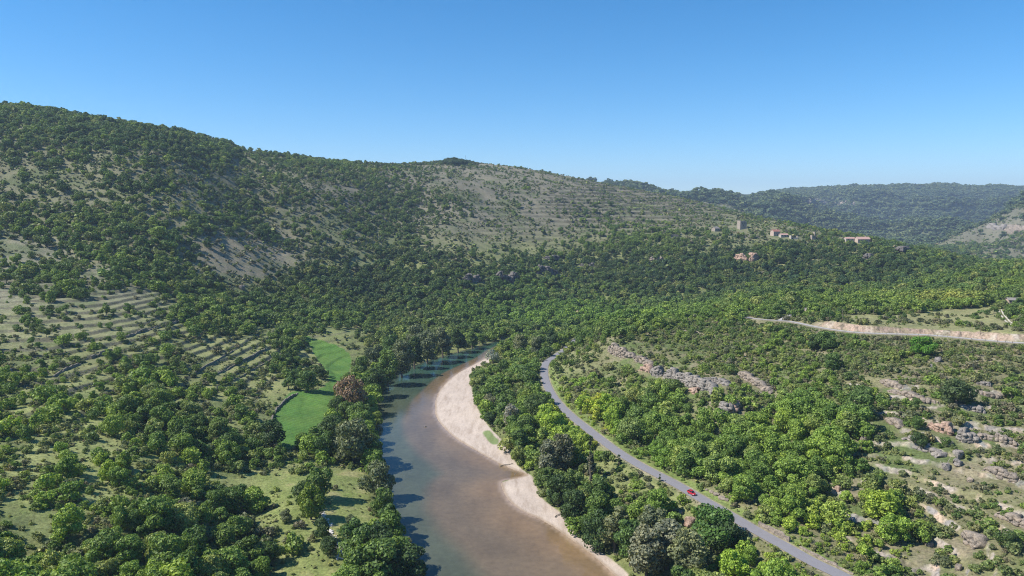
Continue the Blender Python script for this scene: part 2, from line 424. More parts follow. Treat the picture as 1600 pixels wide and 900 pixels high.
CC = mixc(CC, (0.10, 0.095, 0.065), sstep(0.66, 0.8, f_mid) * tw_mid)
CC = mixc(CC, (0.27, 0.26, 0.12), W_PL * 0.9)
CC = mixc(CC, (0.225, 0.255, 0.085), W_MEAD * 0.9)
CC = mixc(CC, (0.30, 0.265, 0.13), W_MEAD * sstep(0.0, 0.4, n2 + n1 * 0.5) * 0.7)
CC = mixc(CC, (0.088, 0.178, 0.032), W_FIELD)
CC = mixc(CC, (0.33, 0.28, 0.19), np.where(SIDE_R != 0, (1 - sstep(3.0, 5.0 + n2 * 2, D_ROAD)), 0) * 0.9)
CC = mixc(CC, (0.19, 0.24, 0.07), np.where(SIDE_R > 0, sstep(3.2, 3.8, D_ROAD) * (1 - sstep(6, 8.5, D_ROAD)), 0) * 0.85)
CC = mixc(CC, (0.40, 0.34, 0.27), (1 - sstep(2.6, 4.6, D_UR)) * 0.7)
cutc = mixc(np.zeros(X.shape + (3,)) + np.array((0.36, 0.265, 0.205)), (0.17, 0.135, 0.105), sstep(0.1, 0.4, fbm(X, Y, 1.9, 3, 107)))
cutc = mixc(cutc, (0.43, 0.36, 0.295), sstep(0.1, 0.5, fbm(X, Y, 4, 3, 108)))
CC += (cutc - CC) * np.clip(CUT * 1.3, 0, 1)[..., None]
sandc = mixc(np.zeros(X.shape + (3,)) + np.array((0.455, 0.375, 0.31)), (0.47, 0.39, 0.32), sstep(0, 0.5, n2))
sandc = mixc(sandc, (0.34, 0.26, 0.19), 1 - sstep(0.4, 1.8 + n2, D_BANK))
CC += (sandc - CC) * SANDF[..., None]
CC = mixc(CC, (0.11, 0.19, 0.045), W_GA * 0.95)
CC = mixc(CC, (0.13, 0.20, 0.05), W_GB * 0.85)
CC = mixc(CC, (0.10, 0.075, 0.05), INS)
CC *= (1 + 0.22 * n2 * (1 - SANDF * 0.7) + 0.10 * n3)[..., None]
CC = np.clip(CC, 0.01, 0.8)

# ------------------------------------------------------------------ materials
def new_mat(name):
    m = bpy.data.materials.new(name); m.use_nodes = True
    nt = m.node_tree; b = nt.nodes["Principled BSDF"]
    return m, nt, b
def N(nt, t, **kw):
    n = nt.nodes.new(t)
    for k, v in kw.items():
        if k.startswith("i_"): n.inputs[int(k[2:]) if k[2:].isdigit() else k[2:]].default_value = v
        else: setattr(n, k, v)
    return n
def noise_node(nt, scale, detail=4, rough=0.6):
    n = N(nt, "ShaderNodeTexNoise"); n.inputs["Scale"].default_value = scale
    n.inputs["Detail"].default_value = detail; n.inputs["Roughness"].default_value = rough
    return n
def mulcol(nt, a, b, fac=1.0, mode='MULTIPLY'):
    m = N(nt, "ShaderNodeMix", data_type='RGBA', blend_type=mode); m.inputs[0].default_value = fac
    for s, i in ((a, 6), (b, 7)):
        if isinstance(s, tuple): m.inputs[i].default_value = s
        else: nt.links.new(s, m.inputs[i])
    return m.outputs[2]
def ramp(nt, src, stops):
    r = N(nt, "ShaderNodeValToRGB"); e = r.color_ramp.elements
    e[0].position, e[0].color = stops[0][0], stops[0][1]; e[1].position, e[1].color = stops[-1][0], stops[-1][1]
    for p, c in stops[1:-1]:
        q = e.new(p); q.color = c
    nt.links.new(src, r.inputs[0]); return r.outputs[0]
def g4(v): return (v, v, v, 1)

def ground_material(name, mottle=True, bump=0.6):
    m, nt, b = new_mat(name)
    at = N(nt, "ShaderNodeAttribute", attribute_name="base")
    pos = N(nt, "ShaderNodeNewGeometry").outputs["Position"]
    c = at.outputs["Color"]
    n_a = noise_node(nt, 0.9, 5, 0.7); nt.links.new(pos, n_a.inputs["Vector"])
    n_b = noise_node(nt, 0.13, 5, 0.7); nt.links.new(pos, n_b.inputs["Vector"])
    if mottle:
        c = mulcol(nt, c, ramp(nt, n_a.outputs[0], [(0.3, g4(0.45)), (0.52, g4(0.95)), (0.75, g4(1.4))]))
        c = mulcol(nt, c, ramp(nt, n_b.outputs[0], [(0.3, (0.78, 0.88, 0.72, 1)), (0.55, g4(1.0)), (0.75, (1.18, 1.1, 1.05, 1))]))
    else:
        c = mulcol(nt, c, ramp(nt, n_a.outputs[0], [(0.3, g4(0.88)), (0.75, g4(1.1))]))
    nt.links.new(c, b.inputs["Base Color"])
    b.inputs["Roughness"].default_value = 0.95
    b.inputs["Specular IOR Level"].default_value = 0.15
    bp = N(nt, "ShaderNodeBump"); bp.inputs["Strength"].default_value = bump; bp.inputs["Distance"].default_value = 0.5
    nt.links.new(n_a.outputs[0], bp.inputs["Height"]); nt.links.new(bp.outputs[0], b.inputs["Normal"])
    return m
M_ground = ground_material("dry_grass_ground")
M_sand = ground_material("river_sand", False, 0.3)
nt = M_sand.node_tree; b = nt.nodes["Principled BSDF"]; pos = N(nt, "ShaderNodeNewGeometry").outputs["Position"]
mp = N(nt, "ShaderNodeMapping"); mp.inputs["Rotation"].default_value = (0, 0, 0.45); mp.inputs["Scale"].default_value = (0.35, 0.06, 0.2); nt.links.new(pos, mp.inputs["Vector"])
st = noise_node(nt, 1.0, 6, 0.7); nt.links.new(mp.outputs[0], st.inputs["Vector"])
pb = noise_node(nt, 3.0, 3, 0.8); nt.links.new(pos, pb.inputs["Vector"])
c = mulcol(nt, b.inputs["Base Color"].links[0].from_socket, ramp(nt, st.outputs[0], [(0.35, (0.80, 0.77, 0.74, 1)), (0.5, g4(1.0)), (0.65, (1.1, 1.1, 1.1, 1))]))
c = mulcol(nt, c, ramp(nt, pb.outputs[0], [(0.3, g4(0.72)), (0.45, g4(1.0)), (0.8, g4(1.12))]))
nt.links.new(c, b.inputs["Base Color"])
M_crop, nt, b = new_mat("green_crop")
pos = N(nt, "ShaderNodeNewGeometry").outputs["Position"]
na = noise_node(nt, 1.6, 4, 0.7); nb = noise_node(nt, 0.05, 3); nt.links.new(pos, na.inputs["Vector"]); nt.links.new(pos, nb.inputs["Vector"])
at = N(nt, "ShaderNodeAttribute", attribute_name="base")
c = mulcol(nt, at.outputs["Color"], ramp(nt, na.outputs[0], [(0.3, g4(0.6)), (0.7, g4(1.35))]))
wv = N(nt, "ShaderNodeTexWave"); wv.inputs["Scale"].default_value = 0.11; wv.inputs["Distortion"].default_value = 1.2; wv.inputs["Detail"].default_value = 2
mp = N(nt, "ShaderNodeMapping"); mp.inputs["Rotation"].default_value = (0, 0, 0.35); nt.links.new(pos, mp.inputs["Vector"]); nt.links.new(mp.outputs[0], wv.inputs["Vector"])
c = mulcol(nt, c, ramp(nt, wv.outputs["Fac"], [(0.2, g4(0.90)), (0.8, g4(1.06))]))
c = mulcol(nt, c, ramp(nt, nb.outputs[0], [(0.35, (0.85, 0.95, 0.9, 1)), (0.65, (1.25, 1.08, 1.1, 1))]))
nt.links.new(c, b.inputs["Base Color"]); b.inputs["Roughness"].default_value = 0.9; b.inputs["Specular IOR Level"].default_value = 0.2
bp = N(nt, "ShaderNodeBump"); bp.inputs["Distance"].default_value = 0.3; nt.links.new(na.outputs[0], bp.inputs["Height"]); nt.links.new(bp.outputs[0], b.inputs["Normal"])

def plain(name, col, rough=0.8, spec=0.3, metal=0.0, var=0.0, scale=2.0):
    m, nt, b = new_mat(name)
    b.inputs["Base Color"].default_value = (*col, 1); b.inputs["Roughness"].default_value = rough
    b.inputs["Specular IOR Level"].default_value = spec; b.inputs["Metallic"].default_value = metal
    if var:
        p = N(nt, "ShaderNodeNewGeometry").outputs["Position"]
        n = noise_node(nt, scale, 5, 0.65); nt.links.new(p, n.inputs["Vector"])
        c = mulcol(nt, (*col, 1), ramp(nt, n.outputs[0], [(0.3, g4(1 - var)), (0.7, g4(1 + var))]))
        nt.links.new(c, b.inputs["Base Color"])
    return m

# ------------------------------------------------------------------ object helpers
def tag(o, label=None, cat=None, group=None, kind=None):
    if label: o["label"] = label
    if cat: o["category"] = cat
    if group: o["group"] = group
    if kind: o["kind"] = kind
    return o
def mesh_np(name, verts, faces, mats=(), smooth=False, mat_idx=None):
    me = bpy.data.meshes.new(name)
    verts = np.asarray(verts, np.float32)
    faces = np.asarray(faces, np.int32) if not isinstance(faces, list) else faces
    if isinstance(faces, np.ndarray):
        k = faces.shape[1]
        me.vertices.add(len(verts)); me.vertices.foreach_set("co", verts.ravel())
        me.loops.add(faces.size); me.loops.foreach_set("vertex_index", faces.ravel())
        me.polygons.add(len(faces)); me.polygons.foreach_set("loop_start", np.arange(0, faces.size, k, dtype=np.int32))
    else:
        me.from_pydata(verts.tolist(), [], faces)
    for m in mats: me.materials.append(m)
    if mat_idx is not None: me.polygons.foreach_set("material_index", np.asarray(mat_idx, np.int32))
    if smooth: me.polygons.foreach_set("use_smooth", np.ones(len(me.polygons), bool))
    me.update(calc_edges=True); me.validate()
    return me
def link(name, me, parent=None):
    o = bpy.data.objects.new(name, me); COL.objects.link(o)
    if parent: o.parent = parent
    return o
def empty(name, loc, rz=0, parent=None):
    o = bpy.data.objects.new(name, None); COL.objects.link(o); o.location = loc; o.rotation_euler = (0, 0, rz)
    o.empty_display_size = 0.5
    if parent: o.parent = parent
    return o

# ------------------------------------------------------------------ the ground, split only where the surface changes
nr, na_ = X.shape
idx = np.arange(nr * na_).reshape(nr, na_)
F = np.stack([idx[:-1, :-1], idx[:-1, 1:], idx[1:, 1:], idx[1:, :-1]], -1).reshape(-1, 4)
V = np.stack([X, Y, Z], -1).reshape(-1, 3); CV = CC.reshape(-1, 3)
def fmean(W): w = W.ravel(); return w[F].mean(1)
f_sand = fmean(SANDF) > 0.5; f_field = fmean(W_FIELD) > 0.5; f_far = (RG.ravel()[F].mean(1) > 2650)
f_mead = fmean(W_MEAD) > 0.5
GN_ = {}
def submesh(name, mask, mat, label, cat):
    f = F[mask]; used, inv = np.unique(f, return_inverse=True)
    f = inv.reshape(f.shape)
    me = mesh_np(name, V[used], f[:, ::-1], [mat], True)
    ca = me.color_attributes.new("base", 'FLOAT_COLOR', 'POINT')
    ca.data.foreach_set("color", np.concatenate([CV[used], np.ones((len(used), 1))], 1).astype(np.float32).ravel())
    return tag(link(name, me), label, cat, kind="structure")
submesh("sandbar", f_sand, M_sand, "pale sand and gravel bar along the inside of the river bend", "sandbar")
submesh("crop_field", f_field & ~f_sand, M_crop, "bright green crop field beside the riverside trees", "field")
submesh("meadow", f_mead & ~f_sand & ~f_field, M_ground, "yellow green meadow between the thicket and the river", "meadow")
submesh("far_hills", f_far, M_ground, "wooded blue-green plateau hills closing the valley far away", "hills")
submesh("ground", ~(f_sand | f_field | f_far | f_mead), M_ground, "valley slopes and banks of dry grass, rock and scrub", "ground")

# ------------------------------------------------------------------ river surface
def ribbon_poly(a, b):
    pass
gx = np.arange(-130, 190, 1.6); gy = np.concatenate([np.arange(90, 380, 1.6), np.arange(380, 860, 2.4)])
WX, WY = np.meshgrid(gx, gy)
wi = inside(WX, WY, RIVER); wd = np.minimum(seg_dist(WX, WY, LB)[0], seg_dist(WX, WY, RB)[0])
keep = wi | (wd < 4)
dR = seg_dist(WX, WY, RB)[0]; dL = seg_dist(WX, WY, LB)[0]
wid = np.interp(WY, [150, 250, 325, 390, 430, 480, 560, 700], [42, 40, 30, 22, 17, 12, 9, 5])
wid = wid * (1 + 0.10 * fbm(WX, WY, 45, 3, 201))
s = np.clip(dR / wid, 0, 2)
wc = np.zeros(WX.shape + (3,)) + np.array((0.078, 0.086, 0.055))
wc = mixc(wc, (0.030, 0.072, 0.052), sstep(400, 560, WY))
wc = mixc(wc, (0.135, 0.100, 0.062), (1 - sstep(0.85, 1.12, s)))
wc = mixc(wc, (0.215, 0.138, 0.070), (1 - sstep(0.10, 0.75, s)) * (0.75 + 0.5 * fbm(WX, WY, 18, 4, 202)))
wc = mixc(wc, (0.33, 0.24, 0.17), 1 - sstep(0, 2.2 + fbm(WX, WY, 12, 3, 203) * 2, dR))
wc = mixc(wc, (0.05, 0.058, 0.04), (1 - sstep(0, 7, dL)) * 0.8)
wc *= (1 + 0.22 * fbm(WX, WY * 0.5, 9, 4, 204))[..., None]
ii = np.arange(WX.size).reshape(WX.shape)
FF = np.stack([ii[:-1, :-1], ii[:-1, 1:], ii[1:, 1:], ii[1:, :-1]], -1).reshape(-1, 4)
kf = keep.ravel()[FF].all(1); FF = FF[kf]; used, inv = np.unique(FF, return_inverse=True)
WV = np.stack([WX.ravel(), WY.ravel(), np.zeros(WX.size)], 1)[used]
M_water, nt, b = new_mat("river_water")
at = N(nt, "ShaderNodeAttribute", attribute_name="base")
pos = N(nt, "ShaderNodeNewGeometry").outputs["Position"]
nw = noise_node(nt, 0.35, 5, 0.65); nt.links.new(pos, nw.inputs["Vector"])
c = mulcol(nt, at.outputs["Color"], ramp(nt, nw.outputs[0], [(0.3, g4(0.86)), (0.7, g4(1.14))]))
nt.links.new(c, b.inputs["Base Color"])
b.inputs["Roughness"].default_value = 0.07; b.inputs["IOR"].default_value = 1.33
b.inputs["Specular IOR Level"].default_value = 0.42
nr2 = noise_node(nt, 1.1, 3, 0.6); nt.links.new(pos, nr2.inputs["Vector"])
bp = N(nt, "ShaderNodeBump"); bp.inputs["Strength"].default_value = 0.13; bp.inputs["Distance"].default_value = 0.3
nt.links.new(nr2.outputs[0], bp.inputs["Height"]); nt.links.new(bp.outputs[0], b.inputs["Normal"])
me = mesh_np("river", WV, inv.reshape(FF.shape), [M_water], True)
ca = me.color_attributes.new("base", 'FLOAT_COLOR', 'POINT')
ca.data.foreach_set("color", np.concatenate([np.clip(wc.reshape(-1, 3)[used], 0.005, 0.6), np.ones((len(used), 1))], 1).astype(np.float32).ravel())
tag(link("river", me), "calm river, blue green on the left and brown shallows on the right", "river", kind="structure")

# ------------------------------------------------------------------ roads
def strip(name, line3, half, mat, label, cat, lift=0.06, follow=False, jag=0.0):
    P = smooth_line(line3, 3); vs, fs = [], []
    T = np.gradient(P[:, :2], axis=0); T /= np.linalg.norm(T, axis=1)[:, None]
    K = 4
    for i, (p, t) in enumerate(zip(P, T)):
        nx, ny = -t[1], t[0]
        hl = half + (random.uniform(-jag, jag) if jag else 0)
        for k in range(K + 1):
            w = (k / K * 2 - 1) * hl
            x, y = p[0] + nx * w, p[1] + ny * w
            z = float(H(np.array([x]), np.array([y]))[0]) + lift if follow else p[2] + lift + 0.03 * (1 - (w / half) ** 2)
            vs.append((x, y, z))
    for i in range(len(P) - 1):
        for k in range(K):
            a = i * (K + 1) + k; fs.append((a, a + K + 1, a + K + 2, a + 1))
    me = mesh_np(name, vs, np.array(fs)[:, ::-1], [mat], True)
    return tag(link(name, me), label, cat, kind="structure")
M_asph = plain("asphalt", (0.215, 0.205, 0.215), 0.85, 0.3, 0, 0.06, 0.6)
M_asph2 = plain("worn_asphalt", (0.36, 0.34, 0.33), 0.9, 0.3, 0, 0.12, 0.8)
M_track = plain("white_gravel", (0.50, 0.46, 0.38), 0.95, 0.2, 0, 0.15, 1.5)
strip("road", ROAD3, 2.6, M_asph, "grey asphalt valley road curving above the river", "road", 0.07, jag=0.02)
strip("upper_road", UR3, 1.7, M_asph2, "narrow pale asphalt road along the plateau edge", "road", 0.12, True)
strip("side_road", SR3, 2.4, M_asph2, "short wide branch of road climbing off the plateau road", "road", 0.20, True)
Tt = np.gradient(TRK3[:, :2], axis=0); Tt /= np.linalg.norm(Tt, axis=1)[:, None]
for sgn, nm in ((-1, "outer"), (1, "inner")):
    L = TRK3.copy(); L[:, 0] += -Tt[:, 1] * 1.0 * sgn; L[:, 1] += Tt[:, 0] * 1.0 * sgn
    strip("dirt_track", L, 0.45, M_track, "white wheel rut of the dirt track on the plateau, %s side" % nm, "track", 0.12, True)
#@@VEG
# ------------------------------------------------------------------ foliage
M_bark = plain("bark", (0.13, 0.11, 0.09), 0.9, 0.2, 0, 0.3, 3.0)
def leaf_material(name):
    m, nt, b = new_mat(name)
    at = N(nt, "ShaderNodeAttribute", attribute_name="tint", attribute_type='INSTANCER')
    oi = N(nt, "ShaderNodeObjectInfo"); ge = N(nt, "ShaderNodeNewGeometry")
    c = at.outputs["Color"]
    c = mulcol(nt, c, ramp(nt, ge.outputs["Random Per Island"], [(0.0, (0.55, 0.62, 0.60, 1)), (0.6, g4(1.0)), (1.0, (1.7, 1.55, 1.2, 1))]))
    c = mulcol(nt, c, ramp(nt, oi.outputs["Random"], [(0.0, (0.80, 0.86, 0.85, 1)), (0.5, g4(1.0)), (1.0, (1.25, 1.17, 1.05, 1))]))
    nt.links.new(c, b.inputs["Base Color"]); b.inputs["Roughness"].default_value = 0.55
    b.inputs["Specular IOR Level"].default_value = 0.25
    tr = N(nt, "ShaderNodeBsdfTranslucent"); mx = N(nt, "ShaderNodeMixShader"); mx.inputs[0].default_value = 0.28
    c2 = mulcol(nt, c, (1.25, 1.3, 0.5, 1))
    nt.links.new(c2, tr.inputs["Color"]); nt.links.new(b.outputs[0], mx.inputs[1]); nt.links.new(tr.outputs[0], mx.inputs[2])
    nt.links.new(mx.outputs[0], nt.nodes["Material Output"].inputs["Surface"])
    return m
M_leaf = leaf_material("leaves")

def tube(pts, radii, sides=6):
    vs, fs = [], []
    P = [Vector(p) for p in pts]
    for i, p in enumerate(P):
        t = (P[min(i + 1, len(P) - 1)] - P[max(i - 1, 0)]).normalized()
        a = t.orthogonal().normalized(); b_ = t.cross(a)
        for k in range(sides):
            q = 2 * math.pi * k / sides
            vs.append(tuple(p + (a * math.cos(q) + b_ * math.sin(q)) * radii[i]))
    for i in range(len(P) - 1):
        for k in range(sides):
            a0 = i * sides + k; a1 = i * sides + (k + 1) % sides
            fs.append((a0, a1, a1 + sides, a0 + sides))
    return vs, fs
def crown_arrays(seed, n, shape='round', nl=9, leaf=0.05, low=0.25, w=0.5, h=1.0, fill=0.25, spread=1.0):
    """unit tree: height h, crown half width w. Leaf sprays gathered on uneven lobes."""
    r = np.random.default_rng(seed)
    lobes = []
    zc0, zc1 = low * h, h
    for i in range(nl):
        for _ in range(30):
            q = r.uniform(0, 2 * math.pi); t = r.uniform(0, 1)
            if shape == 'round': prof = math.sin(math.pi * (0.14 + 0.78 * t)) ** 0.7
            elif shape == 'tall': prof = math.sin(math.pi * (0.12 + 0.80 * t)) ** 0.5
            elif shape == 'cone': prof = (1 - t) * 0.95 + 0.1
            else: prof = math.sin(math.pi * (0.3 + 0.6 * t)) ** 0.6
            rr = (0.74 if shape != 'tall' else 0.58) * w * prof * math.sqrt(r.uniform(0.1, 1)) * spread
            lr_ = w * r.uniform(0.26, 0.50) * (0.65 + 0.35 * prof) * (1 if shape != 'cone' else 0.35 + 0.65 * prof)
            c = np.array((math.cos(q) * rr, math.sin(q) * rr, zc0 + lr_ * 0.6 + t * max(0.01, (zc1 - zc0 - lr_ * 1.5))))
            if all(np.linalg.norm(c - o[0]) > 0.38 * (lr_ + o[1]) for o in lobes): break
        lobes.append((c, lr_))
    Cn = np.array([o[0] for o in lobes]); Rn = np.array([o[1] for o in lobes])
    wts = Rn ** 2; wts /= wts.sum()
    m = int(n * 1.9); li = r.choice(len(Rn), m, p=wts)
    d = r.normal(size=(m, 3)); d[:, 2] += 0.25; d /= np.linalg.norm(d, axis=1)[:, None]
    # uneven surface: small twigs stick out, pockets go in
    bump = 1 + 0.16 * np.sin(d[:, 0] * 7 + li) * np.sin(d[:, 1] * 6 + li * 2) * np.cos(d[:, 2] * 7)
    rr = Rn[li] * np.where(r.random(m) < fill, r.uniform(0.45, 0.95, m), r.uniform(0.88, 1.08, m)) * bump
    p = Cn[li] + d * rr[:, None] * np.array((1, 1, 0.85))
    dd = np.linalg.norm(p[:, None] - Cn[None], axis=2) / Rn[None]
    keep = (dd + (np.arange(len(Rn))[None] == li[:, None]) * 9).min(1) > 0.80
    keep &= p[:, 2] > low * h * 0.6
    p, d = p[keep][:n], d[keep][:n]; n = len(p)
    nrm = d + r.normal(size=(n, 3)) * 0.45; nrm /= np.linalg.norm(nrm, axis=1)[:, None]
    a = np.cross(nrm, r.normal(size=(n, 3))); a /= np.linalg.norm(a, axis=1)[:, None]; b_ = np.cross(nrm, a)
    sz = leaf * r.uniform(0.55, 1.35, n)[:, None]
    e = r.uniform(0.55, 1.0, (4, n, 1))
    q = np.stack([p + a * sz * e[0], p + b_ * sz * e[1] + nrm * sz * 0.2, p - a * sz * e[2], p - b_ * sz * e[3] - nrm * sz * 0.15], 1).reshape(-1, 3)
    f = np.arange(n * 4).reshape(n, 4)
    return q, f, lobes
def trunk_arrays(lobes, h, rad_=0.035, seed=0, bare=0):
    r = random.Random(seed); vs, fs = [], []
    def add(v, f):
        o = len(vs); vs.extend(v); fs.extend([tuple(i + o for i in q) for q in f])
    top = h * 0.62
    sway = [(0, 0, -0.03 * h)] + [(r.uniform(-.02, .02) * h, r.uniform(-.02, .02) * h, top * k / 4) for k in range(1, 5)]
    add(*tube(sway, [rad_ * h * (1.25 - 0.22 * k) for k in range(5)]))
    for c, R_ in lobes[: 8 if not bare else 14]:
        k = r.choice((2, 3, 3)); s0 = Vector(sway[k - 1 if c[2] < h * 0.5 else k]); c = Vector(c)
        mid = s0.lerp(c, 0.5) + Vector((0, 0, -0.03 * h))
        add(*tube([s0, mid, c], [rad_ * h * 0.5, rad_ * h * 0.33, rad_ * h * 0.12], 4))
        for _ in range(bare):
            e = c + Vector((r.gauss(0, 1), r.gauss(0, 1), abs(r.gauss(0.4, 1)))).normalized() * R_ * 1.1
            add(*tube([mid.lerp(c, r.random()), c.lerp(e, 0.5), e], [rad_ * h * 0.16, rad_ * h * 0.1, rad_ * h * 0.03], 3))
    return np.array(vs), fs
def tree_meshes(name, seed, n, bare=0, tr=0.035, **kw):
    q, f, lobes = crown_arrays(seed, n, **kw)
    cr = mesh_np(name + "_crown", q, f, [M_leaf])
    tv, tf = trunk_arrays(lobes, kw.get('h', 1.0), tr, seed, bare)
    tk = mesh_np(name + "_trunk", tv, np.array(tf), [M_bark])
    return cr, tk
def joined(name, seed, n, tr=0.035, **kw):
    q, f, lobes = crown_arrays(seed, n, **kw)
    tv, tf = trunk_arrays(lobes[:3], kw.get('h', 1.0), tr, seed)
    V_ = np.vstack([q, tv]); F_ = np.vstack([f, np.array(tf) + len(q)])
    return mesh_np(name, V_, F_, [M_leaf, M_bark], mat_idx=[0] * len(f) + [1] * len(tf))

OAK = [tree_meshes("oak", 10 + i, 3000, shape='round', nl=13 + i % 5, leaf=0.036, low=0.06, w=0.5 + 0.04 * (i % 3), h=1.0) for i in range(7)]
TALL = [tree_meshes("poplar", 30 + i, 3800, shape='tall', nl=20, leaf=0.025, low=0.14, w=0.30 + 0.03 * (i % 2), h=1.0, tr=0.022, fill=0.35) for i in range(4)]
WILL = [tree_meshes("willow", 50 + i, 1300, bare=3, shape='round', nl=12, leaf=0.034, low=0.2, w=0.42, h=1.0, fill=0.5, spread=1.25) for i in range(3)]
BUSH = [mesh_np("bush", *crown_arrays(70 + i, 460, shape='bush', nl=5 + i % 3, leaf=0.075, low=0.0, w=0.62, h=0.8)[:2], [M_leaf]) for i in range(5)]
CYP = [tree_meshes("cypress", 90 + i, 500, shape='cone', nl=9, leaf=0.05, low=0.05, w=0.22, h=1.0) for i in range(2)]
mid_src = [joined("forest_tree", 110 + i, 850, shape='round', nl=10 + i % 3, leaf=0.060, low=0.03, w=0.5 + 0.05 * (i % 3), h=1.0) for i in range(6)]
far_src = [joined("distant_tree", 130 + i, 200, shape='round', nl=6, leaf=0.125, low=0.1, w=0.56, h=0.95) for i in range(4)]
scrub_src = [mesh_np("scrub_clump", *crown_arrays(150 + i, 55, shape='bush', nl=3, leaf=0.19, low=0.0, w=0.6, h=0.75)[:2], [M_leaf]) for i in range(4)]

# ------------------------------------------------------------------ where things grow
ROWS = {175:"998888888888888888888888888888888", 200:"889898888888888888888888888888888", 225:"768888888877777777777777777777777",
250:"667876785876445211111111111111111", 275:"356667658465641111001111111112222", 300:"435686576744773131411223877777777",
325:"875777368557888134541122334588865", 350:"888999888558863122676333233568644", 375:"448898746655762111378856766776444",
400:"256888711377887558989999999999645", 425:"777589843799999999999999999999899", 450:"449348978999999999999999996788888",
475:"334434899999999999999999998999987", 500:"232323799998789999999778733222436", 525:"343333311821899989864466884333334",
550:"343234111721992289534467665544455", 600:"554698344429900788347855666421312", 650:"535588865068900699989998899921212",
700:"315257678389900089748999999831322", 750:"636167755251800089953899998864322", 800:"538578885262900087999894799996443",
850:"937888886425980000889988579994332", 900:"999999998628980000009999875884323", 950:"999999998688980000009999975664322"}
ry_ = np.array(sorted(ROWS)); DG = np.array([[int(c) for c in ROWS[k]] for k in ry_], float)
assert all(len(v) == 33 for v in ROWS.values())
def dens_px(px, py):
    fx = np.clip(px / 50, 0, 31.999); ix = fx.astype(int); fx = fx - ix
    iy = np.clip(np.searchsorted(ry_, py, 'right') - 1, 0, len(ry_) - 2)
    fy = np.clip((py - ry_[iy]) / (ry_[iy + 1] - ry_[iy]), 0, 1)
    return ((DG[iy, ix] * (1 - fx) + DG[iy, ix + 1] * fx) * (1 - fy) + (DG[iy + 1, ix] * (1 - fx) + DG[iy + 1, ix + 1] * fx) * fy) / 9.0
def cover_of(d): return np.interp(d * 9, np.arange(10), [0, .04, .08, .14, .22, .33, .46, .62, .80, .97])
# line of sight table
SL = (Z - CAMZ) / RG
RM = np.maximum.accumulate(SL, axis=0)
vis_s = grid_sampler(RM)
def visible(x, y, z, h, margin=0.012):
    r = np.hypot(x, y)
    return (z + h - CAMZ) / r > vis_s(x * 0.985, y * 0.985) - margin * (0.4 + 300 / r)
def zone_at(W, x, y): return grid_sampler(W)(x, y)
sfield, smead, ssand, sins = grid_sampler(W_FIELD), grid_sampler(W_MEAD), grid_sampler(SANDF), grid_sampler(INS)
spl, scut = grid_sampler(W_PL), grid_sampler(CUT)
srock, sga = grid_sampler(rocky), grid_sampler(W_GA)
sfl, sfm, stl, stm = grid_sampler(f_left), grid_sampler(f_mid), grid_sampler(tw_left.astype(float)), grid_sampler(tw_mid.astype(float))
CLEAR = []   # (x, y, radius) kept open round built things
def ok_mask(x, y, rad_):
    z = np.ones(x.shape, bool)
    r = np.hypot(x, y); nearm = r < 760
    xn, yn = x[nearm], y[nearm]; rn = rad_[nearm] if hasattr(rad_, '__len__') else rad_
    m = np.ones(xn.shape, bool)
    d, _, sd = seg_dist(xn, yn, ROAD[::3]); m &= d > 3.0 + rn * 0.85 + np.where(sd > 0, 1.2, 0)
    d, _, sd = seg_dist(xn, yn, UR3[::3, :2]); m &= d > 2.6 + rn * 0.8 + np.where(sd > 0, 0.8, 0)
    d, _, _ = seg_dist(xn, yn, SR3[::2, :2]); m &= d > 2.6 + rn * 0.7
    d, _, _ = seg_dist(xn, yn, TRK3[::2, :2]); m &= d > 1.6 + rn * 0.6
    m &= sins(xn, yn) < 0.02
    for W, lim in ((sfield, 0.3), (ssand, 0.35), (scut, 0.2)): m &= W(xn, yn) < lim
    z[nearm] = m
    for cx, cyy, cr in CLEAR: z &= np.hypot(x - cx, y - cyy) > cr
    return z
def field_candidates(r0, r1, sp, half=41):
    xs = np.arange(-r1 * math.sin(rad(half)), r1 * math.sin(rad(half)), sp); ys = np.arange(0, r1, sp)
    gx, gy = np.meshgrid(xs, ys); gx = gx + rng.uniform(-.46, .46, gx.shape) * sp; gy = gy + rng.uniform(-.46, .46, gx.shape) * sp
    gx, gy = gx.ravel(), gy.ravel(); r = np.hypot(gx, gy)
    m = (r > r0) & (r <= r1) & (np.abs(np.arctan2(gx, gy)) < rad(half)) & (gy > 60)
    return gx[m], gy[m]
def blob(px, py, cx, cy, rx, ry):
    return 1 - sstep(0.6, 1.3, np.sqrt(((px - cx) / rx) ** 2 + ((py - cy) / ry) ** 2))
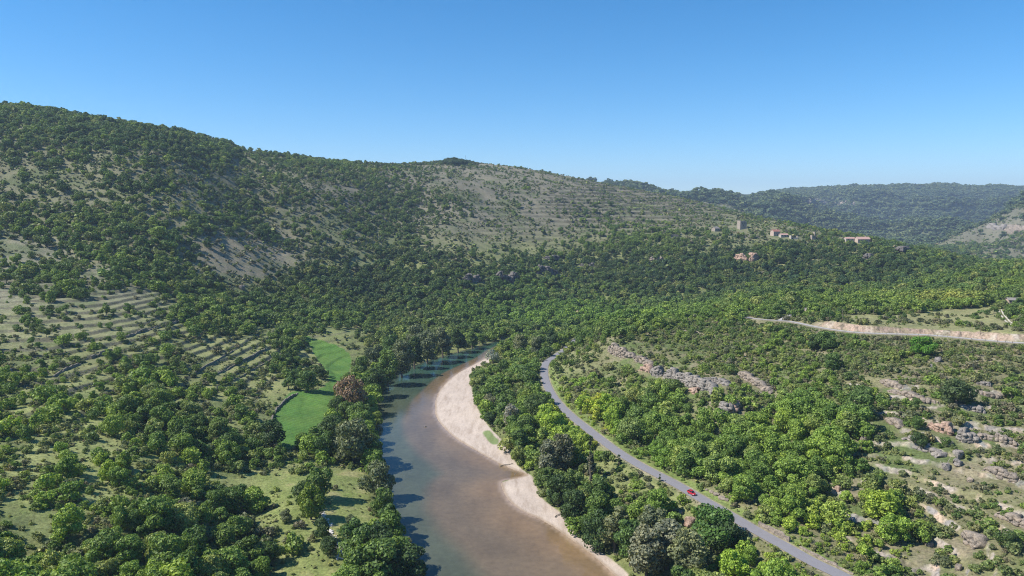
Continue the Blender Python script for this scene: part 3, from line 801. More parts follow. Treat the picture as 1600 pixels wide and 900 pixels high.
def tints(x, y, px, py, bright=0.0):
    n = len(x); r = np.hypot(x, y)
    base = np.array((0.058, 0.098, 0.030))
    t = np.zeros((n, 3)) + base
    hi = sstep(500, 1000, r)
    t = t * (1 - hi[:, None]) + np.array((0.042, 0.076, 0.036)) * hi[:, None]
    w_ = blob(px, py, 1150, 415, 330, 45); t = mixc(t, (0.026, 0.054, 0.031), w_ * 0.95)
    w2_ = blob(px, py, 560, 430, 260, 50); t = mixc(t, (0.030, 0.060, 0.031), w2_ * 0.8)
    sp_n = fbm(x, y, 30, 3, 301); k = rng.random(n)
    t = mixc(t, (0.036, 0.064, 0.024), (sstep(0.05, 0.35, sp_n) * 0.6 + (k < 0.26) * 0.6))
    t = mixc(t, (0.088, 0.135, 0.032), (sstep(0.1, 0.4, -sp_n) * 0.45 + (k > 0.84) * 0.45))
    t = mixc(t, (0.092, 0.118, 0.055), ((k > 0.42) & (k < 0.58)) * 0.8)
    for (cx, cyy, rx, ry, c, w) in [
        (870,488,150,20,(0.065,0.125,0.030),0.7),(760,455,130,30,(0.062,0.115,0.03),0.4),(1320,830,120,62,(0.105,0.155,0.032),0.8),(1180,690,190,90,(0.062,0.108,0.030),0.6),
        (905,655,62,65,(0.125,0.20,0.028),0.95),(1000,740,60,40,(0.10,0.17,0.03),0.6),(1190,880,80,30,(0.11,0.18,0.03),0.7),(200,328,130,22,(0.085,0.125,0.032),0.5),
        (980,370,120,25,(0.075,0.12,0.03),0.6),(1420,470,110,14,(0.095,0.14,0.04),0.5),(1110,488,110,14,(0.080,0.135,0.032),0.6),(1490,465,60,8,(0.16,0.17,0.06),0.5),
        (480,750,30,60,(0.09,0.15,0.03),0.5),(1050,560,130,50,(0.085,0.11,0.045),0.5),(1500,560,140,30,(0.075,0.095,0.045),0.5),(1000,870,90,60,(0.085,0.115,0.05),0.5),
        (880,720,50,60,(0.065,0.085,0.045),0.4),(640,530,90,40,(0.07,0.095,0.045),0.6),(620,330,140,50,(0.040,0.066,0.028),0.6),(300,660,120,40,(0.036,0.062,0.022),0.4)]:
        t = mixc(t, c, blob(px, py, cx, cyy, rx, ry) * w * (0.5 + rng.random(n) * 0.5))
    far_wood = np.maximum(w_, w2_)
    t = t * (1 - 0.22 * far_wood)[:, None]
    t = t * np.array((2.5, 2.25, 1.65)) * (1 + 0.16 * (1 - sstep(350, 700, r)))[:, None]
    return np.clip(t * (0.92 + 0.2 * rng.random(n))[:, None], 0.01, 0.4)

def gather(r0, r1, sp, hmean, hsd, gamma=1.0, clump=22):
    x, y = field_candidates(r0, r1, sp)
    z = H(x, y); n = len(x)
    h = np.clip(hmean * np.exp(rng.normal(-0.06, hsd / hmean * 1.25, n)), hmean * 0.42, hmean * 1.8)
    m = visible(x, y, z, h); x, y, z, h = x[m], y[m], z[m], h[m]
    px, py = proj(x, y, z + h * 0.4)
    d = dens_px(px, py)
    far = np.hypot(x, y) > 3000
    d = np.where(far, 0.98 + 0.12 * fbm(x, y, 260, 4, 311), d)
    side = (px < 0) | (px > 1600); far = np.hypot(x, y) > 3000; d = np.where((np.hypot(x, y) < 760) & (d < 0.97), d * (0.86 + 0.14 * d), d); d = np.where(side, np.minimum(d, 0.75), d)
    noise = 0.5 + 0.62 * fbm(x, y, clump, 3, 312) ; u = noise * 0.55 + rng.random(len(x)) * 0.45
    u = np.argsort(np.argsort(u)) / max(len(u), 1)
    keep = u < cover_of(d)
    x, y, z, h, d, px, py = (a[keep] for a in (x, y, z, h, d, px, py))
    h = h * (0.55 + 0.45 * d)
    h = h * (1 + 0.5 * sstep(1800, 2200, np.hypot(x, y))); scr = blob(px, py, 1290, 555, 370, 62); h = h * (1 - 0.36 * scr)
    return x, y, z, h, d, px, py
# ------------------------------------------------------------------ rocks and cliffs
def rock_material(name, c1, c2, c3):
    m, nt, b = new_mat(name)
    p = N(nt, "ShaderNodeNewGeometry").outputs["Position"]
    n1_ = noise_node(nt, 0.5, 6, 0.7); n2_ = noise_node(nt, 2.3, 5, 0.7)
    mp = N(nt, "ShaderNodeMapping"); mp.inputs["Scale"].default_value = (1, 1, 2.2); nt.links.new(p, mp.inputs["Vector"])
    nt.links.new(mp.outputs[0], n1_.inputs["Vector"]); nt.links.new(p, n2_.inputs["Vector"])
    c = ramp(nt, n1_.outputs[0], [(0.35, (*c1, 1)), (0.5, (*c2, 1)), (0.65, (*c3, 1))])
    c = mulcol(nt, c, ramp(nt, n2_.outputs[0], [(0.3, g4(0.55)), (0.5, g4(1)), (0.75, g4(1.25))]))
    nt.links.new(c, b.inputs["Base Color"]); b.inputs["Roughness"].default_value = 0.9; b.inputs["Specular IOR Level"].default_value = 0.2
    bp = N(nt, "ShaderNodeBump"); bp.inputs["Strength"].default_value = 0.8; bp.inputs["Distance"].default_value = 0.4
    nt.links.new(n2_.outputs[0], bp.inputs["Height"]); nt.links.new(bp.outputs[0], b.inputs["Normal"])
    return m
M_rock = rock_material("limestone", (0.15, 0.13, 0.11), (0.27, 0.225, 0.18), (0.36, 0.29, 0.22))
M_rockg = rock_material("grey_limestone", (0.13, 0.12, 0.11), (0.25, 0.225, 0.20), (0.34, 0.295, 0.24))
M_rockr = rock_material("reddish_rock", (0.24, 0.16, 0.12), (0.38, 0.26, 0.195), (0.46, 0.34, 0.26))
M_rockd = rock_material("limestone_painted_shade", (0.075, 0.07, 0.068), (0.13, 0.12, 0.11), (0.20, 0.175, 0.15))  # limestone with the shade of the cliff faces put into its colour
M_stone = rock_material("dry_stone", (0.13, 0.115, 0.095), (0.20, 0.175, 0.14), (0.27, 0.24, 0.19))

def ground_at(px, py, r0=150):
    for k in range(60):                      # on a skyline take the ground just under it
        p = raycast(H, px, py + k, r0)
        if p is not None: return p
def cliff(pxs, hts, mat, label, depth=4.0, blk=2.0, name="cliff", sink=1.0, r0=150, seed=0, res=0.25, amp=1.3, lean=0.12):
    P = [ground_at(a, b, r0) for a, b in pxs]; P = np.array([p for p in P if p is not None])
    hs = np.interp(np.linspace(0, 1, len(P)), np.linspace(0, 1, len(hts)), hts)
    Q = smooth_line(np.column_stack([P, hs]), 4)
    L = np.concatenate([[0], np.cumsum(np.linalg.norm(np.diff(Q[:, :2], axis=0), axis=1))])
    n = max(6, int(L[-1] / res)); hmax = max(hts); m = max(5, int(hmax / res)); kt = 5
    s = np.linspace(0, L[-1], n)
    bx, by, bz, bh = (np.interp(s, L, Q[:, i]) for i in range(4))
    k_ = max(3, n // 8); ker = np.ones(k_) / k_
    sm = lambda v: np.convolve(np.pad(v, k_, mode='edge'), ker, 'same')[k_:-k_]
    tx, ty = np.gradient(sm(bx)), np.gradient(sm(by)); tl = np.hypot(tx, ty) + 1e-9; tx, ty = tx / tl, ty / tl
    nx, ny = ty, -tx                                     # outward = towards the viewer side of the slope
    flip = np.sign(nx * -bx + ny * -by); flip[flip == 0] = 1; nx, ny = nx * flip, ny * flip
    endt = np.minimum(sstep(0, 0.12, s / L[-1]), 1 - sstep(0.88, 1.0, s / L[-1]))
    rowh = bh * 0.72 * (0.25 + 0.75 * np.sqrt(endt)) * (0.62 + 0.75 * _hash(np.floor(s / blk + 0.5 * vnoise(s / blk, s * 0 + 4, 9 + seed)), s * 0, seed + 8))
    vs = []
    for j in range(m + kt):
        t = min(j / (m - 1), 1.0); zz = bz - sink + (rowh + sink) * t
        uu = s / blk + 0.5 * vnoise(s / blk, s * 0 + 4, 9 + seed) + 0.3 * vnoise(s / blk * 2, zz / blk, 10 + seed); ci_ = np.floor(uu)
        vv = (zz - bz) / (blk * 0.6) + 0.4 * _hash(ci_, ci_ * 0, seed); ri_ = np.floor(vv)
        q = 0.5 * _hash(ci_, ci_ * 0 + 7, seed) + 0.5 * _hash(ci_, ri_, seed + 3)
        crack = (np.abs(uu - ci_ - 0.5) > 0.42) * (0.55 + 0.45 * _hash(ci_, ci_ * 0 + 2, seed)) + 0.5 * (np.abs(vv - ri_ - 0.5) > 0.42)
        q = q - crack * 0.45
        off = amp * (q - 0.5) * 2 + amp * 0.35 * (vnoise(s * 1.3, zz * 1.3, 21 + seed) - 0.5) - lean * rowh * t + amp * 0.5 * (1 - abs(2 * t - 1)) * 0.6
        if j >= m:
            kk = (j - m + 1) / kt; off = off - depth * kk; zz = zz + 0.25 * vnoise(s, s * 0 + j, 31) - (rowh + sink) * 0.8 * kk ** 5
        vs.append(np.column_stack([bx + nx * off, by + ny * off, zz]))
    vs = np.array(vs); R_ = m + kt; ii = np.arange(R_ * n).reshape(R_, n)
    f = np.stack([ii[:-1, :-1], ii[:-1, 1:], ii[1:, 1:], ii[1:, :-1]], -1).reshape(-1, 4)
    # back face closes the block
    me = mesh_np(name, vs.reshape(-1, 3), f, [mat])
    o = link(name, me)
    so = o.modifiers.new("thick", 'SOLIDIFY'); so.thickness = 0.6; so.offset = 0
    tag(o, label, "cliff" if name == "cliff" else "rock")
    cx, cy_ = bx.mean(), by.mean(); d = math.hypot(cx, cy_)
    for k in range(0, n, max(1, int(5 / res))):
        dd = math.hypot(bx[k], by[k]); CLEAR.append((bx[k] * (1 - 3.5 / dd), by[k] * (1 - 3.5 / dd), 4.0 if d < 700 else 5.5))
    return o
import bmesh
def rock_mesh(name, size, mat, seed=0):
    r = random.Random(seed); bm = bmesh.new()
    for _ in range(26):
        v = Vector((r.gauss(0, 1), r.gauss(0, 1), r.gauss(0, 1))).normalized()
        v = Vector((max(-.8, min(.8, v.x)), max(-.75, min(.75, v.y)), max(-.7, min(.7, v.z))))
        bm.verts.new((v.x * size[0] * 0.6, v.y * size[1] * 0.6, v.z * size[2] * 0.7))
    bmesh.ops.convex_hull(bm, input=bm.verts)
    bmesh.ops.bevel(bm, geom=list(bm.edges), offset=min(size) * 0.04, segments=1, affect='EDGES')
    bmesh.ops.subdivide_edges(bm, edges=list(bm.edges), cuts=1)
    for v in bm.verts: v.co += Vector((r.uniform(-1, 1), r.uniform(-1, 1), r.uniform(-1, 1))) * min(size) * 0.03
    me = bpy.data.meshes.new(name); bm.to_mesh(me); bm.free(); me.materials.append(mat); return me
def boulder(px, py, size, mat, label, seed, rz=0.0, tilt=0.0):
    p = ground_at(px, py)
    o = link("boulder", rock_mesh("boulder", size, mat, seed)); o.location = (p[0], p[1], p[2] + size[2] * 0.28)
    o.rotation_euler = (tilt, 0, rz); tag(o, label, "boulder"); d = math.hypot(p[0], p[1])
    CLEAR.append((p[0] * (1 - 3 / d), p[1] * (1 - 3 / d), max(size[:2]) * 0.5 + 2.0)); return o

cliff([(949,547),(958,553),(970,558),(982,560),(991,561)], [7.5, 7.5, 6.5, 5.5, 3], M_rock, "tall pale cliff at the bare end of the ridge above the road bend", seed=1)
cliff([(1000,578),(1007,581),(1013,584)], [3, 6, 4], M_rockr, "narrow reddish rock face just right of the tall pale cliff", seed=2)
cliff([(1017,584),(1026,589),(1035,588)], [4, 6.5, 4], M_rockg, "grey rock knob half hidden by shrubs left of the long cliff", seed=3)
cliff([(1036,588),(1046,596),(1058,600),(1070,603),(1084,606),(1100,610),(1114,614)], [6, 8, 7.5, 7, 6.5, 6, 4], M_rockg, "long broken rock face with pinkish patches below the grassy bench", seed=4)
cliff([(1076,612),(1083,616),(1090,614)], [3, 5, 3], M_rockr, "small orange rock block under the end of the long cliff", seed=5)
cliff([(1122,638),(1132,645),(1146,648)], [5, 5.5, 5.5], M_rockg, "square overhanging rock with a shadowed foot in the wooded slope", seed=6, lean=-0.18)
cliff([(1146,648),(1153,643),(1157,636)], [5, 5, 3], M_rockr, "orange side wall standing against the square overhanging rock", seed=7)
cliff([(991,563),(1000,567),(1010,572),(1020,577)], [3, 4.5, 4.5, 3], M_rock, "broken low ledge linking the tall pale cliff to the reddish face", seed=24)
cliff([(1096,594),(1108,598),(1122,600),(1134,604)], [2, 3.5, 3, 2], M_rockg, "low grey ledge in shrubs above the square overhanging rock", seed=8)
cliff([(1150,586),(1162,592),(1174,599),(1188,608),(1204,616)], [2, 4, 4, 3.5, 2], M_rock, "weathered ledge among oaks right of the long cliff", seed=9)
cliff([(1448,668),(1462,674),(1478,679),(1490,682)], [3.5, 4.5, 4.5, 3.5], M_rockr, "reddish broken ledge left of the pale block wall on the terraces", seed=10)
cliff([(1492,684),(1504,689),(1516,691),(1528,688)], [4, 5, 5, 4], M_rockg, "pale block wall of grey limestone in the middle of the terraces", seed=11)
cliff([(1530,686),(1545,688),(1560,690),(1588,694)], [3, 3, 2.5, 1.5], M_rock, "crumbling tan ledge running right from the pale block wall", seed=12)
cliff([(1410,686),(1428,696),(1446,706),(1464,716)], [1.8, 2.6, 2.8, 1.8], M_rockg, "long slanting grey slab below the reddish broken ledge", seed=13, lean=0.5)
cliff([(1384,656),(1396,664),(1408,670)], [1.5, 2.5, 1.5], M_rock, "short dark edged ledge at the upper end of the terraces' wood", seed=14)
cliff([(1535,735),(1555,745),(1572,750),(1592,752)], [2.5, 4, 3.5, 2], M_rock, "rough tan rock bank below the terraces at the picture's right side", seed=15)
cliff([(1556,806),(1575,816),(1590,822),(1605,826)], [2, 3, 3, 2], M_rock, "low layered ledge with dark gaps near the lower right of the slope", seed=16)
cliff([(1503,838),(1514,850),(1524,858)], [2.5, 4, 2.5], M_rock, "pale crumbling rock nose in the grass of the lower right slope", seed=17)
cliff([(1488,725),(1500,729)], [2.5, 2.0], M_rockg, "dark hollowed ledge below the jutting grey boulder", seed=18)
cliff([(1374,597),(1392,602),(1410,607)], [1.5, 2.2, 1.5], M_rock, "thin pale ledge left of the lone tree on the terraces", seed=19)
cliff([(1384,612),(1412,618),(1440,627),(1470,634)], [1.5, 2.0, 2.0, 1.5], M_rock, "long thin pale ledge running to the foot of the lone terrace tree", seed=20)
cliff([(1526,600),(1548,604)], [1.8, 1.8], M_rockg, "short pale ledge right of the lone terrace tree", seed=21)
cliff([(1524,616),(1545,620),(1566,622)], [1.5, 2.0, 1.5], M_rock, "second pale ledge right of the lone terrace tree, just lower", seed=22)
cliff([(1512,640),(1528,644),(1540,646)], [1.5, 2.4, 1.5], M_rockg, "squat pale rock step below and right of the lone terrace tree", seed=23)
# cliffs coloured dark to stand for shade in the wooded hill across the river, and the village cliff
far_k = dict(depth=9, blk=5.0, amp=3.0, res=0.7, sink=3, r0=600)
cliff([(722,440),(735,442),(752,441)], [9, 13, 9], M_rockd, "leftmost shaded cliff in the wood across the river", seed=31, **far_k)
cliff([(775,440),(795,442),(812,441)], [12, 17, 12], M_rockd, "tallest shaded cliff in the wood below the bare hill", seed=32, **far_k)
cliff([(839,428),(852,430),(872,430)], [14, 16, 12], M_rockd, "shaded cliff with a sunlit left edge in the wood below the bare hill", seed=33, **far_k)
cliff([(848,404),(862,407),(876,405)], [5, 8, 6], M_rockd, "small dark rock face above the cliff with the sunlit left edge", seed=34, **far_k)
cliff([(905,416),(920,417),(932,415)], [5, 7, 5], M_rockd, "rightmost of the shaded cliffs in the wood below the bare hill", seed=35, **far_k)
cliff([(1146,404),(1158,408),(1168,409)], [7, 13, 8], M_rockr, "pink scarred cliff below the castle tower, left half", seed=36, **far_k)
cliff([(1169,408),(1177,408),(1185,405)], [7, 13, 9], M_rockr, "orange scarred cliff below the castle tower, right half", seed=37, **far_k)
cliff([(1012,407),(1025,408),(1036,407)], [6, 9, 6], M_rock, "brownish crag in the wood left of the village", seed=38, **far_k)
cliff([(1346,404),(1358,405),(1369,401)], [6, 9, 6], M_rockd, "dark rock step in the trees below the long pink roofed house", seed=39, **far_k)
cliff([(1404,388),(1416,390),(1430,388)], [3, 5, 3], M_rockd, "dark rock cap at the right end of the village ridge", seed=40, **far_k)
vf = dict(depth=40, blk=20, amp=14, res=3, sink=10, r0=2600)
cliff([(1215,311),(1228,313),(1242,314)], [14, 20, 12], M_rockg, "faint left rock band high on the distant plateau", seed=41, **vf)
cliff([(1257,314),(1270,317),(1290,318)], [24, 30, 18], M_rock, "pale middle cliff band high on the distant plateau", seed=42, **vf)
cliff([(1294,317),(1312,319),(1326,321),(1340,323)], [16, 22, 30, 18], M_rock, "pale right cliff band high on the distant plateau", seed=43, **vf)
vm = dict(depth=20, blk=12, amp=6, res=3, sink=6, r0=1300)
cliff([(1542,356),(1556,360),(1568,359)], [16, 24, 18], M_rockg, "left crag on the grey hill at the far right", seed=44, **vm)
cliff([(1570,360),(1584,364),(1604,362)], [18, 28, 22], M_rock, "right crag with a pale face on the grey hill at the far right", seed=45, **vm)

boulder(378, 452, (6, 5, 5.5), M_rock, "lone pale boulder on the dry shoulder of the left hill", 51, 0.4)
boulder(13, 581, (4.2, 3, 2.6), M_rockg, "white grey boulder in scrub at the left edge of the photo", 52, 0.2)
boulder(1497, 714, (4.6, 3.8, 3.4), M_rockg, "jutting grey boulder with a pale top on the terraces", 53, 0.3)
boulder(1478, 733, (3.4, 3, 3.0), M_rockg, "round grey boulder just below the jutting one", 54, 1.0)
boulder(1351, 688, (3.4, 3, 2.4), M_rock, "pale boulder at the upper edge of the roadside wood", 55, 0.5)
boulder(1310, 766, (2.6, 2.2, 2.4), M_rockr, "small pinkish boulder amid the bright green thicket", 56, 0.2)
boulder(1466, 565, (6, 3.5, 3.2), M_rockg, "pointed pale rock heap below the upper road", 57, 0.6, 0.3)
boulder(1455, 573, (2.5, 2.0, 1.8), M_rockg, "small pale rock at the foot of the pointed heap", 58, 0.1)
boulder(1516, 752, (2.8, 2.2, 1.8), M_rock, "tan boulder alone in the grass below the jutting boulders", 59, 0.5)
boulder(1452, 853, (2.6, 2.0, 1.7), M_rock, "small pale boulder in the grass of the lower right slope", 60, 0.3)
boulder(1497, 889, (3.0, 2.2, 1.8), M_rock, "tan boulder at the lower edge of the right slope", 61, 0.8)
boulder(1110, 566 + 40, (3.0, 2.4, 1.8), M_rockg, "flat grey boulder beside the low ledge in shrubs", 62, 0.5)
boulder(1078, 820, (4.5, 3.5, 3.5), M_rockr, "pinkish rock outcrop on the bare bank below the red car", 63, 0.4)
boulder(1063, 803, (2.6, 2.0, 1.6), M_rock, "small tan rock on the bare bank left of the red car", 64, 0.9)
boulder(665, 670, (1.4, 0.8, 0.7), M_stone, "dark rock breaking the water left of the upper sandbar", 65, 0.2)
bpy.data.objects["boulder.014"].location.z = 0.05
for i, (a, b_, s_) in enumerate([(1102,767,1.3),(1110,771,1.9),(1117,775,2.3),(1126,781,2.6),(1134,783,1.8)]):
    boulder(a + 2, b_ - 1, (s_ * 1.2, s_ * 0.8, s_ * 0.55), M_rock, "%s pale block edging the verge ahead of the red car" % ["first", "second", "third", "fourth and largest", "fifth"][i], 70 + i, -0.8)

# driftwood caught on the sand
for q, (a, b_, ln, rz, lb) in enumerate([(792,727,7,0.5,"grey driftwood branch caught at the pinch between the two sandbars"),(806,742,4.5,1.2,"short driftwood log in the shallow inlet between the sandbars"),(872,806,4,0.9,"pale driftwood stick on the upper part of the lower sandbar"),(905,828,5,2.2,"driftwood branch under the trees of the lower sandbar")]):
    p = ground_at(a, b_); root = empty("driftwood", tuple(p), rz); tag(root, lb, "driftwood")
    v, f = tube([(-ln/2, 0, .2), (-ln/6, .3, .35), (ln/5, -.2, .3), (ln/2, .1, .55)], [.22, .18, .12, .05], 6); link("log", mesh_np("log", v, f, [M_stone]), root)
    for k in range(5):
        x0 = random.uniform(-ln/4, ln/2.5); v, f = tube([(x0, 0, .3), (x0 + random.uniform(.3, 1.2), random.choice((-1, 1)) * random.uniform(.4, 1.3), random.uniform(.4, 1.2))], [.07, .02], 4); link("branch", mesh_np("branch", v, f, [M_stone]), root)

# dry stone walls
def wall(pxs, h_, w_, label, mat=M_stone, name="dry_stone_wall", seed=0, pts=None):
    P = np.array(pts) if pts is not None else np.array([p for p in (ground_at(a, b_) for a, b_ in pxs) if p is not None])
    Q = smooth_line(P, 3); L = np.concatenate([[0], np.cumsum(np.linalg.norm(np.diff(Q[:, :2], axis=0), axis=1))])
    n = max(4, int(L[-1] / 0.5)); s_ = np.linspace(0, L[-1], n)
    x, y = np.interp(s_, L, Q[:, 0]), np.interp(s_, L, Q[:, 1]); z = H(x, y)
    tx, ty = np.gradient(x), np.gradient(y); tl = np.hypot(tx, ty); tx, ty = tx / tl, ty / tl
    r = np.random.default_rng(seed); hh = h_ * (0.75 + 0.5 * vnoise(s_ / 2.5, s_ * 0, seed)) * np.where(vnoise(s_ / 6, s_ * 0 + 3, seed) < 0.22, 0.35, 1)
    secs = []
    for (o_, t_) in ((-.5, -0.3), (-.46, 0.5), (-.38, 1.0), (.38, 1.0), (.46, 0.5), (.5, -0.3)):
        jx = r.uniform(-.08, .08, n); zz = z + hh * t_ + r.uniform(-.07, .07, n) * (t_ > 0)
        secs.append(np.column_stack([x - ty * (o_ * w_ + jx), y + tx * (o_ * w_ + jx), zz]))
    vs = np.stack(secs, 1).reshape(-1, 3); k = len(secs); ii = np.arange(n * k).reshape(n, k)
    f = np.stack([ii[:-1, :-1], ii[1:, :-1], ii[1:, 1:], ii[:-1, 1:]], -1).reshape(-1, 4)
    fs = [tuple(q) for q in f.tolist()] + [tuple(ii[0].tolist()), tuple(ii[-1][::-1].tolist())]
    o = link(name, mesh_np(name, vs, fs, [mat])); tag(o, label, "stone wall")
    for q in range(0, n, 8): CLEAR.append((x[q] * 0.994, y[q] * 0.994, 1.8))
    return o
wall([(196,528),(222,519),(250,512),(284,503),(302,499)], 1.7, 1.0, "long dark dry stone wall crossing the terraces on the left slope", seed=1)
wall([(84,590),(102,579),(126,569)], 1.4, 0.9, "broken dry stone wall in scrub low on the left slope", seed=2)
wall([(142,560),(160,552),(175,548)], 1.3, 0.9, "short dry stone wall right of the broken one on the left slope", seed=3)
wall([(305,582),(330,568),(350,557),(372,544)], 0.75, 0.7, "uppermost overgrown wall of the bright terraces by the green field", seed=4)
wall([(330,590),(360,575),(390,558),(415,545)], 0.75, 0.7, "middle overgrown wall of the bright terraces by the green field", seed=5)
wall([(360,597),(392,580),(420,565),(440,553)], 0.75, 0.7, "lowest overgrown wall of the bright terraces by the green field", seed=6)
wall([(424,660),(430,645),(445,628),(465,615)], 1.3, 1.0, "dark hedge topped wall bordering the left side of the green field", seed=7)
k0 = [i for i in range(len(ROAD3)) if True]
prx, pry = proj(ROAD3[:, 0], ROAD3[:, 1], ROAD3[:, 2])
def along(px0, px1, off):
    m = (prx >= px0) & (prx <= px1) & (pry > 700); R_ = ROAD3[m]; T_ = np.gradient(R_[:, :2], axis=0); T_ /= np.linalg.norm(T_, axis=1)[:, None]
    return [(p[0] - t[1] * off, p[1] + t[0] * off, p[2]) for p, t in zip(R_, T_)]
wall(None, 1.7, 0.8, "pale roadside stone wall below the bright green thicket", M_rock, "roadside_wall", 8, along(1170, 1222, 3.9))
wall(None, 0.8, 0.8, "low crumbling kerb of stones where the roadside wall ends", M_rock, "roadside_wall", 9, along(1235, 1320, 3.9))
wall([(1278,374),(1300,375),(1322,375),(1336,376)], 4.0, 2.0, "long ruined wall joining the village houses on the ridge", M_stone, "village_wall", 10)
wall([(1155,371),(1172,372),(1190,372)], 3.5, 2.0, "ruined wall between the castle tower and the red roofed house", M_stone, "village_wall", 11)

# ------------------------------------------------------------------ buildings
M_wall1 = plain("old_masonry", (0.30, 0.255, 0.21), 0.9, 0.2, 0, 0.25, 0.8)
M_wall2 = plain("pinkish_render", (0.42, 0.33, 0.27), 0.9, 0.2, 0, 0.12, 0.8)
M_wallw = plain("pale_render", (0.38, 0.34, 0.29), 0.9, 0.2, 0, 0.10, 0.8)
M_tile = plain("red_roof_tiles", (0.34, 0.155, 0.115), 0.85, 0.2, 0, 0.2, 1.5)
M_tile2 = plain("pink_roof_tiles", (0.46, 0.29, 0.24), 0.85, 0.2, 0, 0.2, 1.5)
M_slate = plain("stone_slate_roof", (0.23, 0.21, 0.19), 0.9, 0.2, 0, 0.2, 1.5)
M_dark = plain("dark_opening", (0.03, 0.03, 0.035), 0.6, 0.4)
M_wood = plain("weathered_wood", (0.16, 0.13, 0.10), 0.9, 0.2, 0, 0.2, 3)
def box(vs, fs, c, s):
    o = len(vs)
    for dx in (-.5, .5):
        for dy in (-.5, .5):
            for dz in (-.5, .5): vs.append((c[0] + dx * s[0], c[1] + dy * s[1], c[2] + dz * s[2]))
    fs += [tuple(o + i for i in q) for q in ((0,1,3,2),(4,6,7,5),(0,4,5,1),(2,3,7,6),(0,2,6,4),(1,5,7,3))]
def boxmesh(name, boxes, mat):
    vs, fs = [], []
    for c, s_ in boxes: box(vs, fs, c, s_)
    return mesh_np(name, vs, fs, [mat])
def house(px, py, w, d, h_, roofh, label, wallm, roofm, rz=0.0, wins=3, chim=True, name="stone_house", r0=500, dz=0, clear=13):
    p = ground_at(px, py, r0)
    root = empty(name, (p[0], p[1], p[2] + dz), rz); tag(root, label, "house")
    link("wall", boxmesh("wall", [((0, 0, h_ / 2 - 2), (w, d, h_ + 4))], wallm), root)
    e = 0.5
    vs = [(-w/2 - e, -d/2 - e, h_ - 0.05), (w/2 + e, -d/2 - e, h_ - 0.05), (w/2 + e, d/2 + e, h_ - 0.05), (-w/2 - e, d/2 + e, h_ - 0.05), (-w/2 - e, 0, h_ + roofh), (w/2 + e, 0, h_ + roofh)]
    vs += [(x, y, z + 0.25) for x, y, z in vs]
    fs = [(0,1,5,4),(2,3,4,5),(6,10,11,7),(8,11,10,9),(0,6,7,1),(2,8,9,3),(0,4,10,6),(3,9,10,4),(1,7,11,5),(2,5,11,8)]
    rf = link("roof", mesh_np("roof", vs, fs, [roofm]), root)
    g = link("gable", mesh_np("gable", [(-w/2, -d/2, h_), (-w/2, d/2, h_), (-w/2, 0, h_ + roofh * 0.98), (w/2, -d/2, h_), (w/2, d/2, h_), (w/2, 0, h_ + roofh * 0.98)], [(0, 2, 1), (3, 4, 5), (0, 3, 5, 2), (1, 2, 5, 4)], [wallm]), root)
    if chim: link("chimney", boxmesh("chimney", [((w * 0.28, d * 0.1, h_ + roofh + 0.3), (0.9, 0.9, 2.0))], wallm), rf)
    for k in range(wins):
        x = (k + 0.5) / wins * w - w / 2
        wn_ = link("window", boxmesh("window", [((x, -d/2 - 0.03, h_ * 0.62), (1.1, 0.12, 1.5))], M_dark), root)
    link("door", boxmesh("door", [((w * 0.12, -d/2 - 0.04, 1.1), (1.2, 0.14, 2.2))], M_wood), root)
    q = math.hypot(p[0], p[1]); CLEAR.append((p[0] * (1 - 7 / q), p[1] * (1 - 7 / q), clear)); CLEAR.append((p[0] * (1 - 18 / q), p[1] * (1 - 18 / q), clear * 0.8))
    return root
house(1118, 361, 10, 8, 4, 3, "small grey roofed stone house left of the castle tower", M_wall1, M_slate, 0.5, 2)
house(1211, 368, 12, 8, 6, 3, "red roofed house in the middle of the ridge village", M_wall2, M_tile, 0.35, 3)
house(1224, 370, 12, 7, 3, 1.8, "low pink roofed annex right of the red roofed house", M_wallw, M_tile2, 0.2, 3, False)
house(1347, 379, 20, 9, 5, 3.4, "long pink roofed house at the right end of the village", M_wall2, M_tile2, 0.15, 6)
house(1327, 377, 14, 7, 4, 1.8, "low walled outbuilding left of the long pink roofed house", M_wallw, M_tile2, 0.05, 2, False)
house(1583, 474, 9, 6, 2.8, 1.6, "white walled farm building hidden among trees on the plateau", M_wall2, M_slate, -0.2, 3, False, r0=350, clear=7)
house(1260, 489, 3.2, 3, 2.6, 1.2, "tiny stone hut beside the plateau side road", M_wall2, M_slate, 0.3, 1, False, r0=350, clear=4)
# castle tower: square keep, broken top, slit windows
p = ground_at(1159, 357, 700)
tw_ = empty("castle_tower", tuple(p), 0.18); tag(tw_, "square ruined castle tower of dark masonry above the village", "tower")
link("wall", boxmesh("wall", [((-4.8, 0, 5), (1.6, 11, 14.5)), ((4.8, 0, 4.6), (1.6, 11, 13.4)), ((0, -4.8, 4.8), (8.0, 1.6, 14.0)), ((0, 4.8, 4.3), (8.0, 1.6, 12.6))], M_wall1), tw_)
for c_ in [(-4.8, y, 12.7) for y in (-4.5, -1.5, 1.5, 4.5)] + [(x, -4.8, 12.2) for x in (-1.5, 1.6)]:
    link("merlon", boxmesh("merlon", [(c_, (1.5, 1.5, 1.1))], M_wall1), tw_)
for x, z in ((-2, 8.5), (2, 8.5), (0, 4.5)): link("window", boxmesh("window", [((x, -5.62, z), (0.7, 0.1, 1.6))], M_dark), tw_)
CLEAR += [(p[0] * (1 - 6 / p[1]), p[1] - 6, 15), (p[0] * (1 - 20 / p[1]), p[1] - 20, 10)]
p = ground_at(1270, 374, 700)
rt = empty("ruined_tower", tuple(p), 0.2); tag(rt, "slim ruined tower with a jagged top between the village houses", "tower")
link("wall", boxmesh("wall", [((-2.4, 0, 2.5), (1.1, 5, 8)), ((2.0, 0, 5.0), (1.6, 5, 12)), ((-0.2, -2, 2.2), (3.4, 1.0, 7))], M_wall1), rt)
